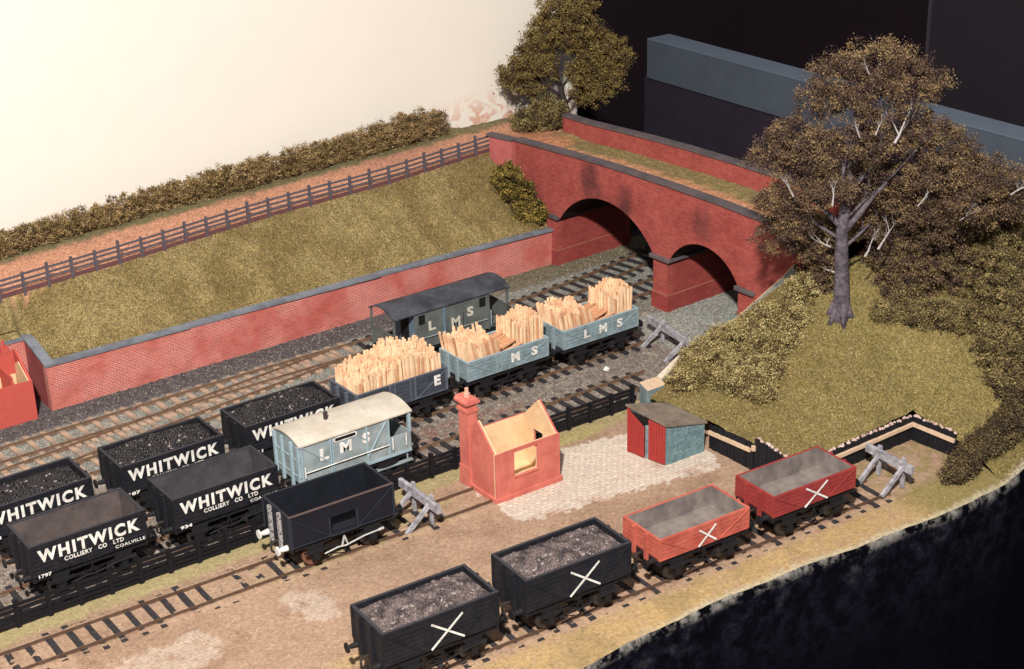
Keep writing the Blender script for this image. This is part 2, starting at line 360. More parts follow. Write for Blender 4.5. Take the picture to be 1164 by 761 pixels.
m_ground = mat('layout_ground', (0,0,0), attr='tint', rough=.95, var=.22, scale=5, bump=.035, bscale=11, spec=.1, build=cob_build)

# ------------------------------------------------------------------ ground sheet
gx = np.arange(4, 66.01, .16); nt_ = 240
GX = np.repeat(gx[:,None], nt_, 1); T = np.linspace(0,1,nt_)[None,:]
GY = edge_y(GX)*(1-T)+np.where(GX<25.4,79.6,77.0)*T
BALLAST = sstep(58.25,58.5,GY)
GZ = (fbm(GX,GY,1.2,5)-.5)*.07 + (vnoise(GX,GY,7,8)-.5)*(.03+.05*BALLAST) - .02
for yc_,xa,xb in ((56.14-GX*.025,0,37.8),(47.17-GX*.051,0,52)):
    dd_=np.abs(np.abs(GY-yc_)-.98); GZ += .065*np.exp(-(dd_/.13)**2)*(GX<xb)*(.5+fbm(GX,GY,3,66))
me = nmesh('ground', np.stack([GX,GY,GZ],-1).reshape(-1,3), grid_faces(len(gx), nt_), m_ground, ground_color(GX,GY).reshape(-1,3))
sett = (inpoly(GX,GY,COB)*1.0+(inpoly(GX,GY,P1)|inpoly(GX,GY,P2))*.5).ravel().astype(np.float32)
a = me.attributes.new('sett','FLOAT','POINT'); a.data.foreach_set('value', np.clip(sett,0,1))
a = me.attributes.new('grain','FLOAT','POINT'); a.data.foreach_set('value', (.2+.42*BALLAST).ravel().astype(np.float32))
ground = link_mesh('ground', me); tag(ground, kind='structure')
# board edge: dirty front fascia hanging down from the rim
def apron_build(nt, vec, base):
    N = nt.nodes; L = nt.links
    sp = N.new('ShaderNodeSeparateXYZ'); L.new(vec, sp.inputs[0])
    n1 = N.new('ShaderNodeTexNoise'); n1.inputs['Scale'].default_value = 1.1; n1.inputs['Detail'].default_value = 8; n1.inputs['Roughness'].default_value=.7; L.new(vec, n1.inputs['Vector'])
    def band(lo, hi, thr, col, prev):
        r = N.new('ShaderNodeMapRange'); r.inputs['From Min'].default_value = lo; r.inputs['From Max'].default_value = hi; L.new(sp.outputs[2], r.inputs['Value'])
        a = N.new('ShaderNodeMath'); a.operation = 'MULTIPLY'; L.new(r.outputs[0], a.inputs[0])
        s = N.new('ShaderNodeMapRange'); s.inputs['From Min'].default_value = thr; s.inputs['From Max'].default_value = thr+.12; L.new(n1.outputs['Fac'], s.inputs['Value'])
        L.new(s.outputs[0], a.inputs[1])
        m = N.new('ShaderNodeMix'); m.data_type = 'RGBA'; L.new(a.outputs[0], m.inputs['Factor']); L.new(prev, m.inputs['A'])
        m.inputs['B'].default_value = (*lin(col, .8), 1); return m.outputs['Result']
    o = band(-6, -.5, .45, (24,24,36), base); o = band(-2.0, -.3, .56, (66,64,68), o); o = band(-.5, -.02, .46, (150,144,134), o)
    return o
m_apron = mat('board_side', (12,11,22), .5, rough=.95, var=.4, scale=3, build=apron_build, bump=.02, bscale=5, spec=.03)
ax = np.arange(4, 80.01, .25); az = np.array([.0,-.06,-.3,-.7,-1.2,-2,-3.5,-6,-12,-24,-45])
AX = np.repeat(ax[:,None], len(az), 1); AZ = np.repeat(az[None,:], len(ax), 0)
AY = edge_y(AX) - .02 + (fbm(AX, AZ, 1.5, 12)-.5)*np.where(AZ>-1.3,np.minimum(-AZ,.5),0)*.35 - np.minimum(-AZ,.3)*.3 - np.maximum(-AZ-1,0)*.02
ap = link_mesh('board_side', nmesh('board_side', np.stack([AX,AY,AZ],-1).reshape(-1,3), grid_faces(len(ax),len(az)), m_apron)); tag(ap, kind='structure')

# ------------------------------------------------------------------ embankment and far land
def fence_y(x): return np.interp(x, [15,24.4,32.5,40.6,49,57.6,75], [79.4,80.0,80.5,81.3,81.4,82.3,83])
def fence_z(x): return np.interp(x, [15,24.4,57.6,75], [5.1,5.2,6.0,6.2])
def emb_patch(xs, ylo, zlo, yhi=96):
    nv = 70; out = []; 
    t = np.concatenate([np.linspace(0,1,34), 1+np.linspace(.03,1,36)])
    X = np.repeat(xs[:,None], nv, 1); yl = ylo(X[:,0])[:,None]; zl = zlo(X[:,0])[:,None]; fy = fence_y(X[:,0])[:,None]; fz = fence_z(X[:,0])[:,None]
    tt = t[None,:]; a = np.clip(tt,0,1); b = np.clip(tt-1,0,1)
    Y = yl+(fy-yl)*a+(yhi-fy)*b; pe = .92+5.7*sstep(28.5,25.1,X)*(X>25.05); Z = zl+(fz-zl)*(a**pe)
    Z = Z-sstep(87.5,90,Y)*sstep(58,60,X)*3-sstep(63.4,65,X)*1.5; Z = Z+(fbm(X,Y,.8,15)-.5)*.5*np.sin(np.pi*np.clip(a,0,1))+(vnoise(X,Y,4,16)-.5)*.08
    n1 = fbm(X,Y,.6,18); n2 = fbm(X,Y,2.5,19)
    C = np.zeros(X.shape+(3,)); C[:] = lin((166,144,92), K)
    def mix(mask, col): C[:] = C*(1-mask[...,None])+np.array(lin(col,K))*mask[...,None]
    mix(sstep(.42,.62,n1)*.8,(184,164,112)); mix(sstep(.5,.3,n1)*.5,(128,108,66)); mix(sstep(.5,.75,n2)*.5,(134,118,72)); mix(sstep(.62,.8,fbm(X,Y,5,22))*.4,(198,178,128))
    C *= np.array([.78,.76,.60])
    d = Y-fy+(n2-.5)*.5
    hb = 85.2+(X-24)*.04
    pth = sstep(-.05,.15,d)*sstep(0,-.5,Y-hb+(n2-.5)); mix(pth,(216,152,110)); mix(pth*sstep(.5,.7,n1)*.5,(196,136,104))
    mix(sstep(-.6,0,Y-hb+(n2-.5)),(136,126,80))
    tr = sstep(58.0,59.5,X+(n2-.5)*1.5)*sstep(62.8,61.5,X+(n2-.5)*1.5)*sstep(85,83.5,Y); mix(tr,(200,134,86))
    return X,Y,Z,C
def grass_build(nt, vec, base):
    N = nt.nodes; L = nt.links; out = base
    for sc_, am in ((19, .95), (8, .3)):
        vn = N.new('ShaderNodeTexVoronoi'); vn.inputs['Scale'].default_value = sc_; L.new(vec, vn.inputs['Vector'])
        sp = N.new('ShaderNodeSeparateColor'); L.new(vn.outputs['Color'], sp.inputs[0])
        mr = N.new('ShaderNodeMapRange'); mr.inputs['To Min'].default_value = 1-am/2; mr.inputs['To Max'].default_value = 1+am/2; L.new(sp.outputs[1], mr.inputs['Value'])
        sc = N.new('ShaderNodeVectorMath'); sc.operation = 'SCALE'; L.new(out, sc.inputs[0]); L.new(mr.outputs[0], sc.inputs['Scale']); out = sc.outputs[0]
        m = N.new('ShaderNodeMapRange'); m.inputs['From Min'].default_value = .55; m.inputs['To Max'].default_value = .55; L.new(sp.outputs[0], m.inputs['Value'])
        t = N.new('ShaderNodeVectorMath'); t.operation = 'MULTIPLY'; L.new(out, t.inputs[0]); t.inputs[1].default_value = (1.02, .9, 1.05)
        x = N.new('ShaderNodeMix'); x.data_type = 'RGBA'; L.new(m.outputs[0], x.inputs['Factor']); L.new(out, x.inputs['A']); L.new(t.outputs[0], x.inputs['B']); out = x.outputs['Result']
    return out
m_grass = mat('flock_grass', (0,0,0), attr='tint', rough=.95, var=.13, scale=5, bump=.03, bscale=18, spec=.05, build=grass_build, detail=8)
V=[];F=[];C=[];o=0
for xs, ylo, zlo in ((np.arange(8,25.6,.2), lambda x: 79.35+0*x, lambda x: 2.95+0*x),
                     (np.arange(25.32,57.8,.2), lambda x: 76.75+0*x, lambda x: np.interp(x,[25,57.6],[2.35,2.1])),
                     (np.arange(57.7,65.2,.2), lambda x: 79.9+0*x, lambda x: 5.95+0*x)):
    X,Y,Z,Cc = emb_patch(xs,ylo,zlo); V.append(np.stack([X,Y,Z],-1).reshape(-1,3)); F.append(grid_faces(*X.shape)+o); C.append(Cc.reshape(-1,3)); o += X.size
emb = link_mesh('embankment', nmesh('embankment', np.concatenate(V), np.concatenate(F), m_grass, np.concatenate(C))); tag(emb, kind='structure')

# ------------------------------------------------------------------ hillside (thin-plate height field)
HP = np.array([(48.7,52.5,1.25),(48.7,49.4,1.3),(48.8,47.5,1.3),(52,47.1,1.15),(56.8,47.1,1.4),(57,44.3,1.1),(57.5,42.6,.45),(58.5,41.8,0),
 (49.5,57.3,.9),(52,57.9,1.3),(55,59.4,1.4),(58.3,60.7,1.3),(58.3,59,2.9),(58.3,57,4.9),(58.4,55.5,6.0),(57.2,52.2,4.6),(54,54.5,2.9),(52,51,2.35),(55,49.5,2.9),
 (60,48.5,3.9),(61,45,2.4),(60,56,6.0),(62,52,5.4),(66,53,5.7),(65,46,3.2),(62,42.6,.2),(66,43.8,.3),(70,48,3.2),(72,46.4,.3),(70,55,5.6),(54,57.5,2.2),(51,54.5,2.1)])
def tps_fit(P):
    n = len(P); D = np.hypot(P[:,None,0]-P[None,:,0], P[:,None,1]-P[None,:,1]); U = np.where(D>0, D*D*np.log(D+1e-9), 0)+np.eye(n)*1.5
    A = np.zeros((n+3,n+3)); A[:n,:n]=U; A[:n,n]=1; A[:n,n+1:]=P[:,:2]; A[n,:n]=1; A[n+1:,:n]=P[:,:2].T
    return np.linalg.solve(A, np.concatenate([P[:,2],[0,0,0]]))
HW = tps_fit(HP)
def hill_z(x, y):
    x = np.asarray(x,float); y = np.asarray(y,float); r = HW[-3]+HW[-2]*x+HW[-1]*y
    for (px,py,_), w in zip(HP, HW): d = np.hypot(x-px,y-py); r = r+w*np.where(d>0, d*d*np.log(d+1e-9), 0)
    return np.maximum(r, -.0)
def hx_lo(x): return np.where(x<56.75, 46.98, edge_y(x))
def hx_hi(x): return np.where(x<58.2, np.interp(x,[48.6,50,58.2],[56.8,57.7,60.85]), 54.6)
V=[];F=[];C=[];o=0
for xs in (np.append(np.arange(48.66,56.7,.16),56.749), np.append(np.arange(56.75,58.1,.13),58.199), np.arange(58.2,78,.2)):
    nv = 110; X = np.repeat(xs[:,None],nv,1); t = np.linspace(0,1,nv)[None,:]
    Y = hx_lo(X)*(1-t)+hx_hi(X)*t; Z = hill_z(X,Y)+(fbm(X,Y,.9,25)-.5)*.3+(vnoise(X,Y,4,26)-.5)*.08
    e = sstep(0,.8,Y-edge_y(X)); Z = np.where(X>56.745, Z*e+(1-e)*(.0), Z)
    n1 = fbm(X,Y,.6,28); n2 = fbm(X,Y,2.5,29); Cc = np.zeros(X.shape+(3,)); Cc[:] = lin((158,140,84),K)
    def mix(mask, col): Cc[:] = Cc*(1-mask[...,None])+np.array(lin(col,K))*mask[...,None]
    mix(sstep(.45,.7,n1)*.5,(180,156,98)); mix(sstep(.5,.75,n2)*.4,(138,122,74)); mix(sstep(.6,.8,fbm(X,Y,5,32))*.4,(192,170,110))
    Cc *= np.array([.64,.65,.50])
    rim = sstep(.45,.1,Y-edge_y(X)+(n2-.5)*.3)*(X>56.7); mix(rim*.85,(196,184,150))
    V.append(np.stack([X,Y,Z],-1).reshape(-1,3)); F.append(grid_faces(*X.shape)+o); C.append(Cc.reshape(-1,3)); o += X.size
hill = link_mesh('hillside', nmesh('hillside', np.concatenate(V), np.concatenate(F), m_grass, np.concatenate(C))); tag(hill, kind='structure')

# ------------------------------------------------------------------ room behind
r_ = MB().box((-40,110,-50),(130,111,60)); r_.box((105,-40,-50),(106,111,60)); r_.build('room_wall', m_room); tag(bpy.data.objects['room_wall'], kind='structure')
r_ = MB().box((-40,-40,-51),(130,111,-50)).build('room_floor', m_room); tag(r_, kind='structure')
cab = thing('cabinet', 'long dark cabinet with a slate grey upper panel in the gloom behind the bridge', 'cabinet', (76,60,0))
MB().box((.15,-45,-40),(9,29.8,5.95)).build('carcass', m_cab, cab)
MB().box((0,-45,6.0),(2.0,29.35,8.75)).build('upper_panel', m_cabtop, cab)
MB().box((-.04,-45,8.78),(2.0,29.3,8.86)).build('trim', m_cabedge, cab)
col = thing('door_panel', 'dark upright panel rising behind the cabinet at top right', 'panel', (88,73.9,0))
MB().box((0,-40,-40),(1,.0,40)).build('leaf', mat('panel_dark',(36,28,40),.5,var=.15,scale=.4), col)
MB().box((-.1,.0,-40),(1,.25,40)).build('edge_strip', mat('panel_edge',(56,48,58),.7), col)
# backdrop board
def bd_build(nt, vec, base):
    N = nt.nodes; L = nt.links; sp = N.new('ShaderNodeSeparateXYZ'); L.new(vec, sp.inputs[0])
    n = N.new('ShaderNodeTexNoise'); n.inputs['Scale'].default_value = .9; n.inputs['Detail'].default_value = 5; n.inputs['Distortion'].default_value = 1.2; L.new(vec, n.inputs['Vector'])
    a = N.new('ShaderNodeMapRange'); a.inputs['From Min'].default_value = 56; a.inputs['From Max'].default_value = 60; L.new(sp.outputs[0], a.inputs['Value'])
    b = N.new('ShaderNodeMapRange'); b.inputs['From Min'].default_value = 8.0; b.inputs['From Max'].default_value = 6.4; L.new(sp.outputs[2], b.inputs['Value'])
    c = N.new('ShaderNodeMapRange'); c.inputs['From Min'].default_value = .48; c.inputs['From Max'].default_value = .56; L.new(n.outputs['Fac'], c.inputs['Value'])
    m1 = N.new('ShaderNodeMath'); m1.operation = 'MULTIPLY'; L.new(a.outputs[0], m1.inputs[0]); L.new(b.outputs[0], m1.inputs[1])
    m2 = N.new('ShaderNodeMath'); m2.operation = 'MULTIPLY'; L.new(m1.outputs[0], m2.inputs[0]); L.new(c.outputs[0], m2.inputs[1])
    m = N.new('ShaderNodeMix'); m.data_type = 'RGBA'; L.new(m2.outputs[0], m.inputs['Factor']); L.new(base, m.inputs['A']); m.inputs['B'].default_value = (*lin((232,176,150),.8),1)
    return m.outputs['Result']
m_card = mat('backscene_card', (250,238,222), .77, rough=.8, var=.015, scale=.5, build=bd_build, fleck=((190,160,110),.8,1.1,.9985))
bd = MB().prism([(-30,87.4),(68.9,88.45),(68.9,88.75),(-30,87.7)], 4.5, 45, 'z').build('backscene_board', m_card)
tag(bd, 'plain white backscene board standing behind the hedge', 'backdrop')

# ------------------------------------------------------------------ tracks
def sweep(path, prof):
    """profile (offset, z) swept along plan points"""
    mb = MB(); n = len(prof); P = [Vector((p[0],p[1],0)) for p in path]
    for i,p in enumerate(P):
        t = (P[min(i+1,len(P)-1)]-P[max(i-1,0)]).normalized(); nn = Vector((-t.y,t.x,0))
        for (o_,z_) in prof: mb.v.append(tuple(p+nn*o_+Vector((0,0,z_))))
    for i in range(len(P)-1):
        for k in range(n): a=i*n+k; b=i*n+(k+1)%n; mb.f.append((a,b,b+n,a+n))
    mb.f.append(tuple(range(n))); mb.f.append(tuple((len(P)-1)*n+k for k in reversed(range(n))))
    return mb
sl_mesh = {}
for k_, (nm, m_) in {'dark':('sleeper',m_sleep_dark),'tan':('sleeper',m_sleep_tan)}.items():
    sl_mesh[k_] = MB().box((-.14,-1.28,-.1),(.14,1.28,.085)).mesh('sleeper', m_)
def track(name, label, xs, yfun, sleeper, zs=0, gauge=1.5, sp=.8, skip=None, rail=m_rail, jit=.02, slen=1, rwid=.05, bury=0):
    t = thing(name, label, 'track', (xs[0], float(yfun(xs[0])), 0))
    X0, Y0 = t.location.x, t.location.y
    path = [(x-X0, float(yfun(x))-Y0) for x in np.linspace(xs[0], xs[1], 60)]
    for s in (-1,1):
        g = s*gauge/2
        sweep(path, [(g-rwid,.0+zs),(g+rwid,.0+zs),(g+rwid*.5,.08+zs),(g+rwid*.6,.19+zs),(g-rwid*.6,.19+zs),(g-rwid*.5,.08+zs)]).build('rail', rail, t)
    x = xs[0]+.2; rr = random.Random(hash(label) % 1000 if False else len(label)*7)
    while x < xs[1]-.1:
        if not (skip and skip(x)):
            dy = (float(yfun(x+.1))-float(yfun(x-.1)))/.2
            sk = sleeper(x) if callable(sleeper) else sleeper
            link_mesh('sleeper', sl_mesh[sk], t, (x-X0+rr.uniform(-jit,jit)*2, float(yfun(x))-Y0+rr.uniform(-jit,jit)*3, zs-bury*rr.random()+rr.uniform(-.012,.008)), (0,0,math.atan(dy)+rr.uniform(-.03,.03)), (rr.uniform(.85,1.1),slen*rr.uniform(.97,1.03),1))
        x += sp
    return t
spl = lambda pts: (lambda x: np.interp(x, *zip(*pts)))
def smooth(pts):
    xs = np.linspace(pts[0][0], pts[-1][0], 400); ys = np.interp(xs, *zip(*pts)); k = np.ones(41)/41
    yp = np.pad(ys, 20, mode='reflect', reflect_type='odd'); ys = np.convolve(yp, k, 'valid'); return lambda x: np.interp(x, xs, ys)
yM1 = smooth([(14,72.9),(36,73.1),(44,72.9),(51,71.95),(56.5,72.4),(63,73.6),(72,75.8)])
yM2 = smooth([(14,68.8),(24,69.15),(34,69.55),(48,69.6),(60,69.7),(72,70.4)])
yB = lambda x: 63.95+x*math.tan(math.radians(.45))
yA = lambda x: 59.98+0*x
yS = lambda x: 56.14-x*math.tan(math.radians(1.43))
yF = lambda x: 47.17-x*math.tan(math.radians(2.92))
tanx = lambda x: 'tan' if x < 41.5 else 'dark'
track('railway_track', 'main line track nearest the long brick retaining wall, tan sleepers turning dark towards the bridge', (15,70), yM1, tanx, sp=.86)
track('railway_track', 'second main line track, under the dark grey brake van and through the large arch', (15,68), yM2, tanx, sp=.86)
co = track('railway_track', 'crossover rails curving between the two main line tracks left of the dark van', (19,40), smooth([(19,70.5),(24,71.0),(34,72.2),(40,72.9)]), 'tan', sp=.86, jit=.05, slen=.75)
track('railway_track', 'dark sleepered track under the timber wagons, ending at a grey buffer stop', (13,54.5), yB, lambda x: 'tan' if x < 31 else 'dark', sp=.8)
track('railway_track', 'dark sleepered track just behind the black fence, under the cream roofed brake van', (13,51.6), yA, 'dark', sp=.8)
track('siding_track', 'siding half buried in tan earth with the navy steel wagon on it', (12,37.6), yS, 'dark', zs=-.055, rail=m_railtop, jit=.035, sp=.81, bury=.05, rwid=.036, slen=.93, skip=lambda x: x>34.5 and (x*7)%3<2)
track('siding_track', 'front siding in earth carrying the four wagons with white crosses', (20,51.8), yF, 'dark', zs=-.05, rail=m_railtop, jit=.03, sp=.82, bury=.03, rwid=.036, slen=.95)

# ------------------------------------------------------------------ retaining wall (left)
def coping_path(mb, pts, w, h, zf):
    for (a, b) in zip(pts[:-1], pts[1:]): mb.bar((*a, zf(a)+h/2), (*b, zf(b)+h/2), w, h)
    return mb
rw = thing('retaining_wall', 'long red brick retaining wall with blue-grey coping along the foot of the embankment', 'wall', (25.2,76.37,0))
MB().prism([(0,-.1),(32.4,-.1),(32.4,2.15),(20,2.3),(8,2.4),(0,2.42)], 0, .45, 'y').build('brick_face', m_brick, rw).rotation_euler=(0,0,math.radians(.4))
MB().prism([(.02,-.1),(3.2,-.1),(3.2,3.0),(2.4,2.98),(.02,2.42)], 0, .4, 'x').build('return_face', m_brick_y, rw)
cp = MB(); zc = [(0,2.43),(8,2.41),(20,2.31),(32.4,2.16)]
for (x0,z0),(x1,z1) in zip(zc[:-1],zc[1:]): cp.prism([(x0,z0),(x1,z1),(x1,z1+.13),(x0,z0+.13)], -.06+x0*.007, .5+x0*.007, 'y')
cp.prism([(.0,2.43),(2.4,2.99),(3.25,3.02),(3.25,3.15),(2.4,3.12),(.0,2.56)], -.06, .47, 'x')
cp.box((-15,2.8,2.98),(.0,3.3,3.11)); cp.build('coping', m_coping, rw)
MB().box((-15,2.85,-.1),(.02,3.2,2.97)).build('rear_face', m_brick, rw)

# ------------------------------------------------------------------ bridge
BX = 57.9   # face plane (x grows a little to the right: small rotation about z)
br = thing('brick_bridge', 'red brick road bridge with one large and one small arch and grey stone coping', 'bridge', (57.5,80.0,0))
ang = math.atan2(58.37-57.5, 80.0-57.0)         # local frame: u along face (towards camera right), w into the bridge
# local coordinates: u = distance along face from the left end, w = depth, z
BM = Matrix(((math.sin(ang), math.cos(ang),0,0),(-math.cos(ang), math.sin(ang),0,0),(0,0,1,0),(0,0,0,1)))   # (u,w,z)->world offset
def bl(u,w,z): return tuple(BM @ Vector((u,w,z)))
U = lambda y: (80.0-y)/math.cos(ang)
def top_z(u): return float(np.interp(u, [0,5.3,9.2,13.7,17.8,20.9,26], [7.1,7.35,7.47,7.5,7.46,7.34,7.2]))
def arch(u0,u1,zs,zc,n=22):
    c=(u0+u1)/2; h=(u1-u0)/2; r=zc-zs; R=(h*h+r*r)/(2*r); cz=zc-R; a0=math.asin(min(1,h/R)); a0 = a0 if r<h else math.pi-a0
    return [(c+R*math.sin(t), cz+R*math.cos(t)) for t in np.linspace(-a0,a0,n)]
DEPTH=5.6
uA0,uA1 = U(76.15),U(67.5); uB0,uB1 = U(66.3),U(60.75); uE=23.9
A1 = arch(uA0+.35,uA1,3.15,5.32); A2 = arch(uB0+.1,uB1,3.1,4.78)
out=[(0,-.3),(uA0,-.3),(uA0,3.1)]+A1+[(uA1,3.1),(uA1,-.3),(uB0,-.3),(uB0,3.1)]+A2+[(uB1,3.1),(uB1,-.3),(uE,-.3),(uE,top_z(uE))]+[(u,top_z(u)) for u in np.linspace(uE,0,30)[1:]]
from mathutils.geometry import tessellate_polygon
def slab(poly, w0, w1):
    tri = tessellate_polygon([[Vector((u,z,0)) for u,z in poly]]); n=len(poly)
    vs=[bl(u,w0,z) for u,z in poly]+[bl(u,w1,z) for u,z in poly]
    fs=[tuple(t) for t in tri]+[tuple(i+n for i in t) for t in tri]+[(i,(i+1)%n,(i+1)%n+n,i+n) for i in range(n)]
    m=MB(); m.v=vs; m.f=fs; return m
slab(out, 0, .42).build('brick_face', m_bridge, br)
# rear face / rear parapet
out2=[(p[0],p[1]) for p in out]
slab([(a,b-.03) for a,b in out], DEPTH, DEPTH+.4).build('rear_face', m_bridge_p, br)
# arch barrels (soffits) and pier sides
def barrel(pts, d=.22):
    m=MB(); n=len(pts)
    for i in range(n-1):
        (u0,z0),(u1,z1)=pts[i],pts[i+1]
        c=[(u0,z0-.015),(u1,z1-.015),(u1,z1+d+.02),(u0,z0+d+.02)]
        vs=[bl(a,.03,b) for a,b in c]+[bl(a,DEPTH+.02,b) for a,b in c]
        m.add(vs,[(0,1,2,3),(7,6,5,4),(0,4,5,1),(1,5,6,2),(2,6,7,3),(3,7,4,0)])
    return m
m_soffit = mat('soffit_shade', (34,20,24), K, var=.3, scale=2)  # near-black colour paints in the shade under the arches
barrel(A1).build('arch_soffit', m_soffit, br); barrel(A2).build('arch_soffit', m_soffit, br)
def lbox(m, u0,u1,w0,w1,z0,z1):
    vs=[bl(u,w,z) for z in (z0,z1) for (u,w) in ((u0,w0),(u1,w0),(u1,w1),(u0,w1))]
    m.add(vs,[(0,3,2,1),(4,5,6,7),(0,1,5,4),(1,2,6,5),(2,3,7,6),(3,0,4,7)]); return m
m=MB(); lbox(m,uA0-.5,uA0-.003,.4,DEPTH+.02,-.3,3.1); m.build('abutment', m_bridge_x, br)
m=MB(); lbox(m,uA1+.003,uB0-.003,.4,DEPTH+.02,-.3,3.1); m.build('pier', m_bridge_x, br)
m=MB(); lbox(m,uB1+.003,uB1+.6,.4,DEPTH+.02,-.3,3.1); m.build('abutment', m_bridge_x, br)
# plinths with a pale mortar line
for (a,b) in ((uA0-.75,uA0+.07),(uA1-.07,uB0+.07),(uB1-.07,uB1+.7)):
    m=MB(); lbox(m,a,b,-.07,DEPTH+.4,-.3,.95); m.build('plinth', m_bridge_x, br)
    m=MB(); lbox(m,a,b+.01,-.08,DEPTH+.3,.95,.985); m.build('plinth_line', mat('plinth_line',(176,104,76),K), br)
for (a,b) in ((uA0-.55,uA0+.22),(uA1-.18,uB0+.22),(uB1-.18,uB1+1.25)):
    m=MB(); lbox(m,a,b,-.2,.42,3.0,3.24); 
    if b-a>.7 and a<uB1-.5: lbox(m,b-.34,b,.42,DEPTH+.3,3.0,3.2)
    m.build('impost', m_coping_b, br, bevel=.03)
# parapet copings and rear parapet
def cope(w0,w1,u0,u1,dz):
    m=MB(); us=np.linspace(u0,u1,24)
    for a,b in zip(us[:-1],us[1:]):
        vs=[]
        for z in (0,.16):
            vs+=[bl(a,w0,top_z(a)+dz+z),bl(b,w0,top_z(b)+dz+z),bl(b,w1,top_z(b)+dz+z),bl(a,w1,top_z(a)+dz+z)]
        m.add(vs,[(0,3,2,1),(4,5,6,7),(0,1,5,4),(1,2,6,5),(2,3,7,6),(3,0,4,7)])
    return m
cope(-.1,.48,-.05,uE,0).build('coping', m_coping_b, br)
cope(DEPTH-.08,DEPTH+.5,-2.2,uE,-.02).build('coping', m_coping_b, br)
m=MB(); lbox(m,-2.2,0,DEPTH,DEPTH+.4,4,top_z(0)-.03); m.build('rear_wing', m_bridge_p, br)
# wing turning back on the left
m=MB(); m.bar((-.12,.05,6.2),(-.5,1.9,6.2),.38,1.9); m.build('wing', mat('wing_red',(204,96,92),K,var=.15,scale=2), br)
m=MB(); m.bar((-.1,.0,7.2),(-.55,2.05,7.2),.56,.15); m.build('wing_coping', m_coping_b, br)
# road deck
us=np.linspace(0,uE,110); ws=np.linspace(.4,DEPTH+.02,30); UU,WW=np.meshgrid(us,ws,indexing='ij')
ZZ=np.interp(UU,[0,5,12,18,26],[5.95,6.2,6.35,6.3,6.0])+(vnoise(UU,WW,3,50)-.5)*.08
Pw=np.stack([UU*math.sin(ang)+WW*math.cos(ang), -UU*math.cos(ang)+WW*math.sin(ang), ZZ],-1).reshape(-1,3)
n2=fbm(UU,WW,2,51); g=sstep(1.2,.7,WW+(n2-.5)*1.2)*.0+sstep(DEPTH-2.2,DEPTH-1.3,WW+(n2-.5)*1.4)+sstep(.9,.55,WW+(n2-.5)*.5)
g=np.clip(g,0,1)[...,None]; Cd=np.array(lin((212,146,96),K))*(1-g)+np.array(lin((144,128,72),K))*g
link_mesh('road_deck', nmesh('road_deck', Pw, grid_faces(110,30), m_grass, Cd.reshape(-1,3)), br)
# profile board between bridge face and hillside
pb = thing('profile_board', 'sloping pale wooden edge board running up the bridge face beside the small arch', 'board', (58.0,60.7,0))
prof=[(0,0),(0,1.32),(-3.5,4.85),(-4.3,5.8),(-4.3,0)]
MB().prism(prof,-.05,.22,'x').build('board', mat('board_grey',(150,156,150),K,var=.3,scale=5), pb)
m=MB()
for (a,b) in (((0,1.34),(-3.5,4.87)),((-3.5,4.87),(-4.3,5.82))): m.bar((.08,a[0],a[1]),(.08,b[0],b[1]),.3,.06)
m.build('top_edge', m_waling, pb)

